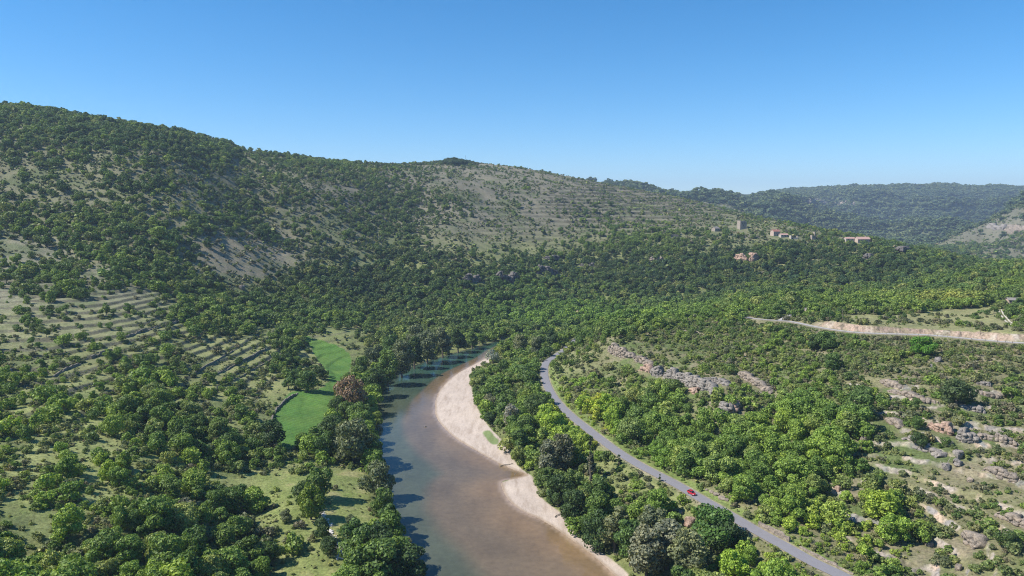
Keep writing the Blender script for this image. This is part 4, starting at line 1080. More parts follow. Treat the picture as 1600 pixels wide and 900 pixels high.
link("window", boxmesh("window", [((-0.2, -2.56, 3.5), (0.8, 0.1, 1.4))], M_dark), rt)
CLEAR += [(p[0], p[1] - 8, 10)]
p = ground_at(1240, 373, 700)
rt = empty("ruined_house", tuple(p), 0.1); tag(rt, "roofless pale ruin between the pink annex and the slim tower", "ruin")
link("wall", boxmesh("wall", [((-5, 0, 1.5), (1.1, 6, 7)), ((5, 0, 1.2), (1.1, 6, 6)), ((0, 2.4, 0.8), (8.8, 1.0, 5)), ((1.5, -2.4, 0), (5.8, 1.0, 3.5))], M_wallw), rt)
CLEAR += [(p[0], p[1] - 8, 10)]
p = ground_at(1052, 371, 700)
rt = empty("ruined_house", tuple(p), 0.0); tag(rt, "low long ruin with a dark upper wall left of the village", "ruin")
link("wall", boxmesh("wall", [((0, 2.4, 1.8), (20, 1.0, 6)), ((-9.5, 0, 1.0), (1.1, 4, 5))], M_stone), rt)
link("terrace_wall", boxmesh("terrace_wall", [((-2, -4, -1.2), (19, 1.0, 3.2))], M_wallw), rt)
CLEAR += [(p[0], p[1] - 8, 12), (p[0] + 9, p[1] - 7, 9), (p[0] - 9, p[1] - 7, 9)]
# mast on the hill
def pole(px, py, h_, label, name="utility_pole", cat="utility pole", r=0.13, arms=True, r0=150, dz=0):
    p = ground_at(px, py, r0)
    root = empty(name, (p[0], p[1], p[2] + dz), 0.3); tag(root, label, cat)
    v, f = tube([(0, 0, -0.5), (0, 0, h_ * 0.5), (0, 0, h_)], [r * 1.2, r, r * 0.75], 8); link("pole", mesh_np("pole", v, f, [M_wood]), root)
    if arms:
        ca_ = link("crossarm", boxmesh("crossarm", [((0, 0, h_ - 0.5), (1.6, 0.12, 0.14))], M_wood), root)
        for x in (-0.7, 0, 0.7):
            link("insulator", boxmesh("insulator", [((x, 0, h_ - 0.33), (0.10, 0.10, 0.18))], M_slate), ca_)
    return root, p
pole(727, 251, 20, "thin radio mast rising from the pines on the hilltop", "radio_mast", "mast", 0.3, False, 1000)
pole(960, 285, 11, "faint lone pole on the skyline right of the bare hilltop", "skyline_pole", "pole", 0.2, False, 1000)
pole(1316, 502, 8, "leaning pole beside the grass left end of the rock cutting", r0=300)
pole(1403, 512, 8, "middle utility pole above the pink rock cutting", r0=300)
pole(1532, 523, 8, "right utility pole above the pink rock cutting", r0=300)
pole(1214, 505, 6, "wooden pole in trees left of the plateau side road", r0=300)
mpi = 0
for q in range(len(UR3)):
    t = q / (len(UR3) - 1)
    if t < 0.40 or q % 2: continue
    T_ = UR3[min(q + 1, len(UR3) - 1)] - UR3[q - 1]; T_ /= np.linalg.norm(T_)
    x, y = UR3[q][0] + T_[1] * 2.0, UR3[q][1] - T_[0] * 2.0
    z = float(H(np.array([x]), np.array([y]))[0])
    ax, ay = proj(x, y, z)
    if ax > 1598: break
    o = link("marker_post", boxmesh("marker_post", [((0, 0, 0.45), (0.16, 0.16, 1.1))], M_wood)); o.location = (x, y, z)
    mpi += 1; tag(o, "slim dark marker post on the plateau road's near edge, %s from its left end" % "first second third fourth fifth sixth seventh eighth ninth tenth eleventh twelfth thirteenth fourteenth fifteenth sixteenth seventeenth eighteenth nineteenth twentieth".split()[mpi - 1], "post", "marker posts along the plateau road")

# streambed stones in the meadow
vs, fs = [], []
r = random.Random(5)
SB = [ground_at(a, b_) for a, b_ in [(497,783),(500,795),(506,808),(513,822),(516,838),(524,852),(530,862),(536,870)]]
for q in range(240):
    t = r.random() ** 0.7 * (len(SB) - 1.001); i = int(t); w_ = 0.7 + 1.2 * (t / len(SB))
    a = SB[i] + (SB[i + 1] - SB[i]) * (t - i); x, y = a[0] + r.gauss(0, w_ * 0.6), a[1] + r.gauss(0, w_ * 0.8)
    z = float(H(np.array([x]), np.array([y]))[0]); s_ = r.uniform(0.25, 0.8)
    o_ = len(vs); k = 6
    top = [(x + math.cos(j / k * 6.28) * s_ * r.uniform(.6, 1), y + math.sin(j / k * 6.28) * s_ * r.uniform(.6, 1)) for j in range(k)]
    vs += [(u, v, z - 0.1) for u, v in top] + [(x + (u - x) * .7, y + (v - y) * .7, z + s_ * 0.5) for u, v in top]
    fs += [tuple(range(o_ + k, o_ + 2 * k))] + [(o_ + j, o_ + (j + 1) % k, o_ + k + (j + 1) % k, o_ + k + j) for j in range(k)]
tag(link("streambed_rubble", mesh_np("streambed_rubble", vs, fs, [plain("white_stones", (0.6, 0.56, 0.52), 0.9, 0.2, 0, 0.2, 2)])), "white stones of a dry streambed crossing the meadow", "rubble", kind="stuff")
for a in SB[::1]: CLEAR.append((a[0], a[1], 1.8))

# ------------------------------------------------------------------ the red car
M_red = plain("red_car_paint", (0.42, 0.012, 0.018), 0.28, 0.6); M_red.node_tree.nodes["Principled BSDF"].inputs["Coat Weight"].default_value = 0.6
M_glass = plain("car_glass", (0.015, 0.017, 0.02), 0.08, 0.6)
M_tyre = plain("tyre_rubber", (0.02, 0.02, 0.02), 0.85); M_rim = plain("alloy", (0.45, 0.45, 0.47), 0.35, 0.5, 0.8)
M_lamp = plain("clear_lamp", (0.7, 0.7, 0.72), 0.15, 0.6); M_rlamp = plain("red_lamp", (0.35, 0.01, 0.01), 0.2, 0.5)
M_plate = plain("white_plate", (0.7, 0.7, 0.68), 0.5)
k = int(np.argmin((prx - 1086) ** 2 + (pry - 775) ** 2)); cpos = ROAD3[k]; cdir = ROAD3[k + 2] - ROAD3[k - 2]
th = math.atan2(cdir[1], cdir[0])
nrm_ = np.array((-math.sin(th), math.cos(th)))
car = empty("hatchback_car", (cpos[0] - nrm_[0] * 0.75, cpos[1] - nrm_[1] * 0.75, cpos[2] + 0.085), th)
tag(car, "small red hatchback driving towards the viewer on the valley road", "car")
def loft(name, secs, mat, parent, smooth=True, caps=True, sub=2):
    n = len(secs[0]); vs = [v for s_ in secs for v in s_]; fs = []
    for i in range(len(secs) - 1):
        for j in range(n):
            fs.append((i * n + j, i * n + (j + 1) % n, (i + 1) * n + (j + 1) % n, (i + 1) * n + j))
    if caps: fs += [tuple(range(n))[::-1], tuple(range((len(secs) - 1) * n, len(secs) * n))]
    me = mesh_np(name, vs, fs, [mat], smooth); o = link(name, me, parent)
    if sub: md = o.modifiers.new("sub", 'SUBSURF'); md.levels = md.render_levels = sub
    return o
def csec(x, wb, zb, zt, wt):
    return [(x, -wb, zb), (x, -wb * 1.0, (zb + zt) / 2), (x, -wt, zt), (x, 0, zt + 0.03), (x, wt, zt), (x, wb, (zb + zt) / 2), (x, wb, zb), (x, 0, zb - 0.02)]
loft("body", [csec(-2.02, .70, .42, .72, .62), csec(-1.97, .84, .26, .92, .76), csec(-1.4, .87, .22, .97, .80), csec(-.4, .87, .2, .97, .80), csec(.7, .87, .2, .95, .80), csec(1.25, .86, .22, .90, .76), csec(1.8, .82, .25, .76, .70), csec(2.03, .66, .34, .62, .58)], M_red, car)
loft("cabin", [csec(-1.98, .70, .90, .95, .66), csec(-1.62, .76, .90, 1.36, .60), csec(-1.1, .78, .9, 1.47, .60), csec(-.2, .78, .9, 1.50, .60), csec(.35, .77, .9, 1.40, .58), csec(1.12, .72, .88, .94, .66)], M_glass, car)
loft("roof", [csec(-1.55, .55, 1.34, 1.41, .50), csec(-1.1, .60, 1.40, 1.50, .56), csec(-.2, .60, 1.44, 1.53, .56), csec(.25, .57, 1.38, 1.45, .52)], M_red, car)
for sy in (-1, 1):
    for x0, x1 in ((-1.62, -1.30), (-0.36, -0.26)):
        v, f = tube([(x0, sy * .80, .93), ((x0 + x1) / 2, sy * .72, 1.2), (x1, sy * .62, 1.46)], [.05, .045, .04], 5); link("door_pillar", mesh_np("door_pillar", v, f, [M_red]), car)
    v, f = tube([(1.08, sy * .74, .93), (.7, sy * .69, 1.2), (.28, sy * .59, 1.44)], [.045, .04, .04], 5); link("windscreen_pillar", mesh_np("windscreen_pillar", v, f, [M_red]), car)
    m_ = link("wing_mirror", rock_mesh("wing_mirror", (.22, .2, .18), M_red, 3), car); m_.location = (.72, sy * .95, .98)
    h_ = link("headlight", rock_mesh("headlight", (.36, .34, .2), M_lamp, 4), car); h_.location = (1.82, sy * .62, .66)
    t_ = link("tail_light", rock_mesh("tail_light", (.18, .22, .4), M_rlamp, 4), car); t_.location = (-1.93, sy * .70, .84)
    for wx in (-1.28, 1.26):
        wh = empty("wheel", (wx, sy * .78, .31), 0, car)
        v, f = tube([(0, -.11, 0), (0, -.08, 0), (0, .08, 0), (0, .11, 0)], [.26, .315, .315, .26], 18); link("tyre", mesh_np("tyre", v, f + [tuple(range(18)), tuple(range(54, 72))], [M_tyre]), wh)
        v, f = tube([(0, -.115, 0), (0, .115, 0)], [.19, .19], 12); link("rim", mesh_np("rim", v, f + [tuple(range(12))[::-1], tuple(range(12, 24))], [M_rim]), wh)
link("number_plate", boxmesh("number_plate", [((2.03, 0, .40), (.03, .5, .12))], M_plate), car)
link("grille", boxmesh("grille", [((2.0, 0, .55), (.08, .7, .10))], M_dark), car)

# ------------------------------------------------------------------ trees that stand out, placed one by one
TREE_DONE = []
def put(kind, px, py, h_, w_, tint, label, cat=None, group=None, name=None, xyz=None, rz=None):
    src = {'oak': OAK, 'tall': TALL, 'willow': WILL, 'cypress': CYP}[kind]
    nm = name or {'oak': 'oak_tree', 'tall': 'riverside_tree', 'willow': 'willow_tree', 'cypress': 'cypress_tree'}[kind]
    p = xyz if xyz is not None else ground_at(px, py)
    cr, tk = src[random.randrange(len(src))]
    w0 = {'oak': 1.08, 'tall': 0.66, 'willow': 1.0, 'cypress': 0.4}[kind]
    root = empty(nm, (p[0], p[1], p[2] - 0.1), random.uniform(0, 6.28) if rz is None else rz)
    root.scale = (w_ / w0, w_ / w0, h_)
    c_ = link("crown", cr, root); c_["tint"] = [float(v) for v in tint]
    link("trunk", tk, root)
    tag(root, label, cat or {'oak': 'oak tree', 'tall': 'riverside tree', 'willow': 'willow', 'cypress': 'conifer'}[kind], group)
    TREE_DONE.append((p[0], p[1], w_ * 0.5)); return root
G, OL, GY, YG, DK, BR = (0.115, 0.185, 0.052), (0.17, 0.195, 0.105), (0.21, 0.22, 0.15), (0.21, 0.275, 0.05), (0.072, 0.118, 0.040), (0.215, 0.155, 0.11)
SV = (0.33, 0.345, 0.30)
for a in [
 ('tall',738,546,17,15,G,"last small tree before the river vanishes, on its far left bank"),
 ('tall',716,552,22,18,DK,"dark tree on the left bank beside the narrow far water"),
 ('tall',692,560,27,20,OL,"tall grey green tree on the left bank where the river narrows"),
 ('tall',668,569,29,21,OL,"tallest grey green tree of the far left bank row"),
 ('tall',648,578,27,19,DK,"dark tall tree in the left bank row beside the first sand"),
 ('tall',628,590,28,20,OL,"leafy tall tree in the left bank row, two from the brown one"),
 ('tall',606,604,26,18,G,"green tall tree on the left bank just beyond the brown tree"),
 ('tall',590,622,21,15,DK,"dark tree on the water's edge right of the brown tree"),
 ('oak',650,545,22,19,OL,"rounded grey green tree behind the far left bank row"),
 ('oak',612,562,21,18,G,"green tree behind the left bank row above the crop field"),
 ('oak',585,580,21,18,OL,"olive green tree at the upper right corner of the crop field"),
 ('oak',566,588,15,13,G,"green tree between the crop field and the brown tree"),
 ('oak',548,645,23,19,BR,"large rusty brown tree between the crop field and the river"),
 ('oak',530,650,12,12,DK,"dark green tree hugging the left foot of the brown tree"),
 ('oak',588,664,8,10,YG,"small yellow green tree leaning over the water below the brown tree"),
 ('oak',562,668,15,14,G,"green tree between the brown tree and the big olive one"),
 ('oak',553,724,22,22,OL,"big olive grey tree at the meadow's upper edge"),
 ('oak',520,690,14,14,DK,"dark tree left of the big olive grey tree"),
 ('oak',508,716,13,13,G,"green tree between the crop field's lower tip and the big olive tree"),
 ('oak',576,716,13,12,DK,"dark tree at the water right of the big olive grey tree"),
 ('oak',590,778,16,14,OL,"olive tree on the bank beside the meadow's upper right corner"),
 ('oak',598,812,13,10,G,"upright green tree on the bank below the corner olive tree"),
 ('tall',606,838,13,10,G,"narrow green tree on the bank opposite the lower sandbar"),
 ('oak',632,872,8,8,GY,"small silvery shrub tree at the water above the lowest bank trees"),
 ('oak',560,872,14,14,G,"green tree at the meadow's lower right corner"),
 ('oak',592,876,14,14,DK,"dark tree behind the broad tree at the lower left bank"),
 ('oak',556,905,14,15,G,"left one of the broad trees cut by the photo's lower edge"),
 ('oak',598,912,15,18,G,"middle broad tree on the river bank at the photo's lower edge"),
 ('oak',640,912,13,15,DK,"right broad tree overhanging the river at the photo's lower edge"),
 ('oak',486,812,14,12,YG,"bright yellow green tree in the middle of the meadow's left side"),
 ('oak',500,780,14,13,G,"green tree directly behind the bright yellow green tree"),
 ('oak',476,792,11,10,DK,"dark tree left of the bright yellow green tree"),
 ('oak',547,838,8,6,OL,"small pale lone tree standing in the meadow near the bank"),
 ('oak',506,846,9,8,DK,"dark round tree left of the white stony streambed"),
 ('oak',516,868,7,7,DK,"small dark tree at the lower end of the stony streambed"),
 ('oak',447,815,5,5,OL,"small pale tree alone in the open left part of the meadow"),
 ('oak',480,612,14,16,G,"broad green tree standing in the notch of the crop field"),
 ('oak',500,592,9,10,DK,"smaller dark tree on the crop field's notch, farther back"),
 ('oak',460,600,10,11,G,"green tree left of the notch in the crop field"),
 ('oak',424,700,14,15,DK,"dark big oak touching the lower left side of the crop field"),
 ('willow',771,573,15,12,SV,"silvery willow at the upper tip of the large sandbar"),
 ('willow',797,672,15,13,(0.34,0.32,0.29),"pale grey half bare tree beside the large sandbar's lower part"),
 ('willow',767,640,11,9,GY,"thin greyish tree at the right edge of the large sandbar"),
 ('oak',788,583,10,9,G,"green tree just right of the silvery willow"),
 ('oak',752,590,6,9,G,"low green tree at the sandbar's upper right edge"),
 ('oak',786,622,9,11,G,"broad low green tree right of the grass strip on the sandbar"),
 ('tall',812,556,18,14,OL,"tall grey green tree behind the silvery willow"),
 ('tall',838,560,18,14,OL,"tall olive tree between silvery willow and road bend"),
 ('tall',862,548,17,14,DK,"dark tall tree shading the road's far end"),
 ('oak',822,600,13,17,G,"broad rounded green tree right of the silvery willow"),
 ('oak',840,655,15,15,DK,"dark round tree between the grey half bare tree and the road"),
 ('oak',824,640,12,12,YG,"light green tree beside the dark round tree near the road bend"),
 ('oak',764,662,7,8,DK,"dark bush like tree on the large sandbar's right edge"),
 ('tall',812,710,14,12,G,"green tree at the lower end of the large sandbar"),
 ('tall',858,748,18,13,GY,"tall grey leaved tree above the gap between the sandbars"),
 ('tall',878,742,19,13,(0.14,0.15,0.10),"tall dull grey green tree right of the grey leaved one"),
 ('cypress',922,752,19,6,(0.12,0.125,0.08),"thin sparse conifer rising above the riverside wood"),
 ('cypress',944,717,3.6,3.0,DK,"small dark conifer beside the road's gravel verge, left one"),
 ('cypress',967,727,4.8,3.6,DK,"small dark conifer beside the road's gravel verge, right one"),
 ('cypress',1031,752,3,2,DK,"tiny dark conifer on the verge left of the red car"),
 ('oak',872,792,14,13,DK,"dark tree at the upper end of the lower sandbar"),
 ('oak',898,822,15,13,DK,"dark tree overhanging the middle of the lower sandbar"),
 ('oak',936,858,14,13,DK,"dark tree overhanging the lower part of the lower sandbar"),
 ('tall',960,862,17,13,OL,"olive tree behind the lower sandbar's lower part"),
 ('tall',985,884,17,13,G,"green tree at the lowest visible end of the sandbar"),
 ('tall',1010,905,18,15,GY,"large grey green tree at the lower edge right of the sandbar"),
 ('tall',1042,890,17,15,GY,"large pale olive tree in the lower riverside wood"),
 ('tall',1075,908,17,14,OL,"olive tree on the lower edge left of the big roadside tree"),
 ('tall',1020,858,16,13,OL,"olive tree in the riverside wood above the large grey green one"),
 ('oak',1112,858,15,17,(0.10,0.185,0.045),"big round green tree leaning over the road below the red car"),
 ('oak',1135,862,11,12,DK,"dark tree against the right side of the big roadside tree"),
 ('oak',1440,556,11,14,(0.12,0.26,0.035),"bright green round tree just below the pink rock cutting"),
 ('oak',1494,634,13,16,(0.09,0.13,0.055),"large dark lone tree on the rocky terraces"),
 ('oak',1431,638,5,5,G,"small round tree on the terraces left of the large lone tree"),
 ('oak',1432,670,6,6,G,"light green small tree between two pale terrace ledges"),
 ('oak',1436,698,6,8,DK,"small dark oak above the long slanting grey slab"),
 ('oak',1290,545,11,14,G,"dense green oak below the left end of the upper road"),
 ('oak',1272,548,10,12,DK,"dark oak left of the dense one below the upper road"),
 ('oak',1302,580,10,11,G,"rounded oak on bare ground left of the terraces"),
 ('oak',1280,545,9,9,G,"green oak between the two oaks below the upper road"),
 ('oak',1365,488,9,14,DK,"broad very dark oak on the plateau meadow's upper edge"),
 ('oak',1245,480,10,12,DK,"dark tree standing over the plateau side road"),
 ('oak',1575,858,6,8,DK,"dark round oak alone low on the right slope"),
 ('oak',1340,655,12,15,G,"broad green oak at the top corner of the slope's dense wood"),
 ('oak',1350,632,9,10,G,"green oak right above the broad one at the wood's top corner"),
]: put(*a)

ux_, uy_ = proj(UR3[:, 0], UR3[:, 1], UR3[:, 2]); sx_, sy_ = proj(SR3[:, 0], SR3[:, 1], SR3[:, 2])
_k = np.argmax(pry > 562)
def sight_limit(x, y, z, h):
    """vegetation on the slopes just below a road stays lower than the road, as it does in the valley"""
    px, py = proj(x, y, z); r = np.hypot(x, y); lim = h.copy()
    for rx_, ry2, pad in ((prx[_k:], pry[_k:], 7.0), (ux_, uy_, 2.0)):
        o_ = np.argsort(rx_); yy = np.interp(px, rx_[o_], ry2[o_]); on = (px > rx_.min() - 4) & (px < rx_.max() + 8) & (py > yy)
        lim = np.where(on, np.minimum(lim, (py - yy - pad) * r / FPX / 1.02), lim)
    return lim
# ------------------------------------------------------------------ the other trees: the largest ones as individuals
def to_arr(*g): return [np.concatenate(v) for v in zip(*g)]
A = to_arr(gather(150, 420, 4.9, 6.9, 2.5, clump=17), gather(420, 760, 5.2, 6.7, 2.0, clump=22))
x, y, z, h, d, px, py = A
m = ok_mask(x, y, h * 0.45)
mz = smead(x, y) > 0.4; m &= ~(mz & (rng.random(len(x)) < 0.93))
m &= ~((spl(x, y) > 0.4) & (rng.random(len(x)) < 0.9))
for tx_, ty_, tr_ in TREE_DONE: m &= np.hypot(x - tx_, y - ty_) > tr_ * 0.75 + 1.6
m &= srock(x, y) < 0.5
h = sight_limit(x, y, z, h); m &= h > 2.2
x, y, z, h, d, px, py = (a[m] for a in (x, y, z, h, d, px, py))
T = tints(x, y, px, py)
# low vine thicket above the roadside wall
vine = blob(px, py, 1300, 850, 110, 50); h = h * (1 - 0.5 * vine)
rv = np.hypot(x, y); bx_, by_ = proj(x, y, z)
hp = FPX * h / rv
inframe = (bx_ > -10) & (bx_ < 1610) & (by_ - hp < 905) & (by_ > 120) & (by_ < 960)
order = np.argsort(-np.where(inframe, hp, 0)); NIND = 216
ind = order[:NIND]; rest = order[NIND:]

LM = [(1086,773,"the red car"),(548,612,"the brown tree"),(470,640,"the crop field"),(765,684,"the sandbar's grass spot"),(378,447,"the lone hill boulder"),(970,545,"the tall pale cliff"),(1055,590,"the long rock face"),(1137,632,"the square overhanging rock"),(1440,536,"the bright round tree below the cutting"),(1495,608,"the lone terrace tree"),(517,840,"the stony streambed"),(1240,494,"the plateau side road"),(852,575,"the road bend"),(1195,815,"the roadside stone wall"),(1497,716,"the jutting grey boulder"),(5,895,"the photo's lower left corner"),(1330,895,"the road's lower end"),(395,550,"the bright terraces"),(486,770,"the yellow green meadow tree"),(555,690,"the big olive grey tree"),(1112,820,"the big roadside tree"),(771,552,"the silvery willow"),(250,511,"the long dark dry stone wall"),(105,578,"the broken dry stone wall"),(797,645,"the grey half bare tree"),(1595,895,"the photo's lower right corner"),(13,578,"the white grey boulder"),(922,705,"the thin sparse conifer"),(1310,766,"the small pinkish boulder"),(200,895,"the photo's lower edge left of centre"),(400,895,"the photo's lower edge below the meadow"),(0,700,"the photo's left edge"),(1351,688,"the boulder above the roadside wood"),(900,820,"the lower sandbar"),(1514,852,"the crumbling rock nose")]
ORD = ["", "first", "second", "third", "fourth", "fifth", "sixth", "seventh", "eighth", "ninth", "tenth", "eleventh", "twelfth", "thirteenth", "fourteenth", "fifteenth", "sixteenth", "seventeenth", "eighteenth", "nineteenth", "twentieth", "twenty-first", "twenty-second", "twenty-third", "twenty-fourth", "twenty-fifth", "twenty-sixth", "twenty-seventh", "twenty-eighth", "twenty-ninth", "thirtieth"]
def tone(t):
    l = t[1]
    if t[0] > 0.098: return "yellowish green" if t[2] < 0.05 else "pale olive"
    return "dark green" if l < 0.078 else ("mid green" if l < 0.115 else "fresh green")
def descr(pts, cols, hs, noun):
    """labels: tone + rank from the nearest landmark in one of four directions"""
    slots = {}; out = [None] * len(pts)
    dl_ = []
    for i, (a, b_) in enumerate(pts):
        ds = sorted(((math.hypot(a - q[0], b_ - q[1]), j) for j, q in enumerate(LM)))[:1]
        dl_.append((ds[0][0], i, ds[0][1]))
    for dist, i, j in sorted(dl_):
        a, b_ = pts[i]; dx, dy = a - LM[j][0], b_ - LM[j][1]
        way = ("right of" if dx > 0 else "left of") if abs(dx) > abs(dy) else ("above" if dy < 0 else "below")
        tn = tone(cols[i]); key = (tn, j, way); slots[key] = slots.get(key, 0) + 1
        rk = slots[key]; od = ORD[rk] if rk < len(ORD) else "farther"
        out[i] = f"{tn} {noun}, {od} such {way} {LM[j][2]}"
    return out
pts = [(float(bx_[i]), float(by_[i] - hp[i] * 0.5)) for i in ind]
labs = descr(pts, [T[i] for i in ind], None, "tree")
for i, lb in zip(ind, labs):
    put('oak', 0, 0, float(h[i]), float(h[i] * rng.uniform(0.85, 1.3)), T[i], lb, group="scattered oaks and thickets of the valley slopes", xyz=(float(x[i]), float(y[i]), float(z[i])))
print("individual trees", len(ind), "near rest", len(rest), "smallest px", hp[ind].min())

# ------------------------------------------------------------------ masses nobody could count
def scatter(name, srcs, x, y, z, sx, sz, tint, label, cat):
    n = len(x)
    me = bpy.data.meshes.new(name + "_points"); me.vertices.add(n)
    me.vertices.foreach_set("co", np.column_stack([x, y, z]).astype(np.float32).ravel())
    def attr(nm, tp, val, key="value"):
        a = me.attributes.new(nm, tp, 'POINT'); a.data.foreach_set(key, np.ascontiguousarray(val).ravel())
    attr("sc", 'FLOAT_VECTOR', np.column_stack([sx, sx, sz]).astype(np.float32), "vector")
    attr("rot", 'FLOAT_VECTOR', np.column_stack([rng.normal(0, .05, n), rng.normal(0, .05, n), rng.uniform(0, 6.28, n)]).astype(np.float32), "vector")
    attr("pick", 'INT', rng.integers(0, len(srcs), n).astype(np.int32))
    attr("tint", 'FLOAT_COLOR', np.column_stack([tint, np.ones(n)]).astype(np.float32), "color")
    c = bpy.data.collections.new(name + "_kinds")
    for m_ in srcs:
        c.objects.link(bpy.data.objects.new(m_.name, m_))
    ng = bpy.data.node_groups.new(name + "_scatter", 'GeometryNodeTree')
    ng.interface.new_socket("Geometry", in_out='INPUT', socket_type='NodeSocketGeometry')
    ng.interface.new_socket("Geometry", in_out='OUTPUT', socket_type='NodeSocketGeometry')
    L_ = ng.links.new; nn = ng.nodes.new
    gi, go = nn("NodeGroupInput"), nn("NodeGroupOutput"); ip = nn("GeometryNodeInstanceOnPoints"); ci = nn("GeometryNodeCollectionInfo")
    ci.inputs["Collection"].default_value = c; ci.inputs["Separate Children"].default_value = True; ci.inputs["Reset Children"].default_value = True
    ip.inputs["Pick Instance"].default_value = True
    def na(nm, tp):
        q = nn("GeometryNodeInputNamedAttribute"); q.data_type = tp; q.inputs["Name"].default_value = nm; return q.outputs["Attribute"]
    L_(gi.outputs[0], ip.inputs["Points"]); L_(ci.outputs[0], ip.inputs["Instance"])
    L_(na("pick", 'INT'), ip.inputs["Instance Index"]); L_(na("rot", 'FLOAT_VECTOR'), ip.inputs["Rotation"]); L_(na("sc", 'FLOAT_VECTOR'), ip.inputs["Scale"])
    L_(ip.outputs[0], go.inputs[0])
    o = link(name, me); md = o.modifiers.new("scatter", 'NODES'); md.node_group = ng
    tag(o, label, cat, kind="stuff"); print(name, n); return o
near_tall = rest
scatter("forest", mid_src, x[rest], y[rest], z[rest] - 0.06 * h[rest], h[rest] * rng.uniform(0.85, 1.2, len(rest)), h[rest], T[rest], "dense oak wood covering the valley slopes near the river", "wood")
B = gather(760, 2700, 7.0, 7.4, 1.8, clump=34)
# hilltop pines
hx, hy = field_candidates(1300, 1900, 6.5); hz = H(hx, hy); qx, qy = proj(hx, hy, hz)
mm = visible(hx, hy, hz, 9, 0.004) & ((blob(qx, qy, 714, 251, 46, 7) > 0.3) | ((qx > 570) & (qx < 760) & (qy < 259) & (fbm(hx, hy, 30, 2, 71) > -0.15)))
hh = rng.uniform(0.7, 1.15, mm.sum()) * (4.5 + 8.5 * np.exp(-((qx[mm] - 712) / 24) ** 2)) * (1 - sstep(738, 762, qx[mm]) * 0.6)
x2, y2, z2, h2, d2, px2, py2 = B
m = ok_mask(x2, y2, h2 * 0.4) & ~((blob(px2, py2, 900, 300, 60, 16) > 0.5) & (rng.random(len(x2)) < 0.5))
m &= ~((stm(x2, y2) > 0.5) & (sfm(x2, y2) < 0.6) & (rng.random(len(x2)) < 0.85))
x2, y2, z2, h2, px2, py2 = (a[m] for a in (x2, y2, z2, h2, px2, py2))
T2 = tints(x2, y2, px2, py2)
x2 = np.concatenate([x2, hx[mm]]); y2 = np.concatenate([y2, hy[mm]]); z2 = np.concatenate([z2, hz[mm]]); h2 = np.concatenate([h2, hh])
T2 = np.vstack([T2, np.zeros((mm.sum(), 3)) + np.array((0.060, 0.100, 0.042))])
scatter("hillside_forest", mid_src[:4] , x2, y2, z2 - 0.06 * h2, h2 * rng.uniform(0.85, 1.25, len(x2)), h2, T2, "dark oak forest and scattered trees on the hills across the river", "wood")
Cc = gather(2700, 6500, 15, 13, 3, clump=260)
x3, y3, z3, h3, d3, px3, py3 = Cc
T3 = np.zeros((len(x3), 3)) + np.array((0.105, 0.150, 0.070)); T3 = mixc(T3, (0.135, 0.170, 0.075), sstep(-0.1, 0.4, fbm(x3, y3, 180, 3, 401)) * 0.8)
scatter("distant_forest", far_src, x3, y3, z3 - 0.5, h3 * 1.6, h3, T3, "continuous forest on the distant plateau hills", "wood")

# shrubs
def shrubs(r0, r1, sp, hm, cover, seed, margin=True):
    x, y = field_candidates(r0, r1, sp); z = H(x, y)
    h = np.exp(rng.normal(math.log(hm), 0.38, len(x)))
    m = visible(x, y, z, h, 0.006); x, y, z, h = (a[m] for a in (x, y, z, h))
    px, py = proj(x, y, z)
    d = dens_px(px, py)
    f = np.clip(cover * (0.35 + 1.2 * d), 0, 0.9)
    rs_ = blob(px, py, 1350, 640, 340, 250); f = np.maximum(f, rs_ * cover * 1.5)
    fl, wl = sfl(x, y), stl(x, y)
    f = f * (1 - 0.75 * wl) + wl * np.where((fl > 0.68) | (fl < 0.06), 0.55, 0.05)
    fm_, wm = sfm(x, y), stm(x, y)
    f = f * (1 - 0.8 * wm) + wm * np.where((fm_ > 0.7), 0.55, 0.02)
    f *= 1 - 0.80 * smead(x, y); f *= 1 - 0.85 * spl(x, y)
    f *= 1 - 0.6 * blob(px, py, 60, 470, 190, 75); f = np.maximum(f, 0.42 * blob(px, py, 820, 330, 400, 90))
    u = (0.5 + 0.7 * fbm(x, y, sp * 5, 3, seed)) * 0.5 + rng.random(len(x)) * 0.5
    u = np.argsort(np.argsort(u)) / max(len(u), 1); f = f * 0.62
    hs_ = sight_limit(x, y, z, h); okh = hs_ > 0.3; h = np.maximum(hs_, 0.3)
    k = okh & (u < f) & ok_mask(x, y, h * 0.2) & (srock(x, y) < 0.75)
    x, y, z, h, px, py = (a[k] for a in (x, y, z, h, px, py))
    for (tx_, ty_, tr_) in TREE_DONE[:90]:
        q = np.hypot(x - tx_, y - ty_) > tr_ * 0.4; x, y, z, h, px, py = (a[q] for a in (x, y, z, h, px, py))
    T = tints(x, y, px, py)
    T = mixc(T, (0.19, 0.195, 0.115), rng.random(len(x)) ** 1.2 * 0.9)
    T = mixc(T, (0.21, 0.185, 0.14), (rng.random(len(x)) < 0.12) * 0.8)
    return x, y, z, h, px, py, T
x, y, z, h, px, py, T = shrubs(150, 620, 2.6, 1.8, 0.72, 501)
hp = FPX * h / np.hypot(x, y); occ = dens_px(px, py) < 0.62
inf = (px > 0) & (px < 1600) & (py < 905) & occ
order = np.argsort(-np.where(inf, hp, 0)); bi, br = order[:272], order[272:]
labs = descr([(float(px[i]), float(py[i] - hp[i] * 0.4)) for i in bi], [T[i] for i in bi], None, "bush")
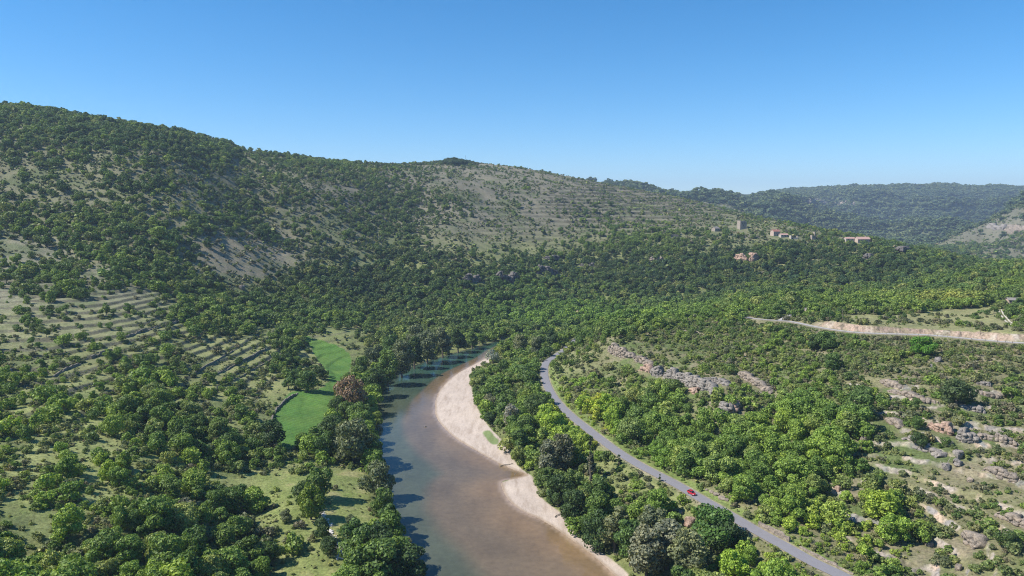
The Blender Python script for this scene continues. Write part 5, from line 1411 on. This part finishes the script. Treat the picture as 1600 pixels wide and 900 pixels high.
for i, lb in zip(bi, labs):
    o = link("bush", BUSH[random.randrange(len(BUSH))]); o.location = (float(x[i]), float(y[i]), float(z[i]) - 0.1)
    s_ = float(h[i] / 0.8); o.scale = (s_ * random.uniform(0.9, 1.4), s_ * random.uniform(0.9, 1.4), s_); o.rotation_euler = (0, 0, random.uniform(0, 6.28))
    o["tint"] = [float(v) for v in T[i]]; tag(o, lb, "bush", "scattered bushes on the open slopes")
RB_ = [(1386,500),(1398,503),(1411,501),(1424,505),(1437,503),(1449,506),(1462,504),(1473,507),(1484,504),(1495,509),(1506,507),(1517,511),(1528,509),(1539,513),(1550,511),(1562,515),(1574,513),(1588,517),(1352,503),(1371,506),(1466,493),(1482,496)]
for q, (a, b_) in enumerate(RB_):
    p = ground_at(a, b_, 300); o = link("bush", BUSH[q % len(BUSH)]); o.location = (p[0], p[1], p[2] - 0.1); s_ = random.uniform(3.2, 5.2); o.scale = (s_ * 1.25, s_ * 1.1, s_ * 0.85)
    o["tint"] = [0.125, 0.14, 0.075] if q % 3 else [0.15, 0.15, 0.10]
    tag(o, "grey green bush in the plateau meadow's hedge row, %s from its left end" % ORD[1 + sorted(RB_).index((a, b_))] if sorted(RB_).index((a, b_)) < 20 else "grey green bush at the %s right end of the plateau meadow's hedge row" % ("near", "far")[q % 2], "bush", "hedge row across the plateau meadow")
scatter("undergrowth", BUSH, x[br], y[br], z[br] - 0.1, h[br] * 1.35, h[br] * 1.2, T[br], "low scrub between the oaks and along the terrace edges", "scrub")
x, y, z, h, px, py, T = shrubs(620, 2100, 4.6, 2.2, 0.8, 502)
scatter("hillside_scrub", scrub_src, x, y, z - 0.1, h * 1.5, h * 1.25, T, "sparse scrub dotting the dry hills across the river", "scrub")
_a = shrubs(2100, 3000, 8.5, 4.2, 0.75, 504)
x, y, z, h, px, py, T = _a; scatter("far_slope_scrub", scrub_src, x, y, z - 0.1, h * 1.5, h * 1.1, T, "scrub dotting the grey hill beyond the village ridge", "scrub")
x, y, z, h, px, py, T = shrubs(150, 520, 1.5, 0.55, 0.42, 503)
scatter("low_heath", scrub_src, x, y, z - 0.05, h * 1.6, h * 1.2, mixc(T, (0.22, 0.225, 0.10), 0.5 * np.ones(len(x))), "tufts of herbs and low heath on the dry slopes", "heath")

# ------------------------------------------------------------------ air
zlo = float(Z.min()) - 1.5
bpy_m = boxmesh("haze", [((0, 0, (zlo + 700) / 2), (29000, 29000, 700 - zlo))], None)
bpy_m.materials.clear()
M_haze = bpy.data.materials.new("haze"); M_haze.use_nodes = True
nt = M_haze.node_tree; nt.nodes.remove(nt.nodes["Principled BSDF"])
pv = nt.nodes.new("ShaderNodeVolumePrincipled"); pv.inputs["Color"].default_value = (0.62, 0.78, 1.0, 1); pv.inputs["Density"].default_value = 0.00008
pv.inputs["Anisotropy"].default_value = 0.1
nt.links.new(pv.outputs[0], nt.nodes["Material Output"].inputs["Volume"])
bpy_m.materials.append(M_haze)
tag(link("haze", bpy_m), "thin blue summer haze filling the valley", "haze", kind="stuff")
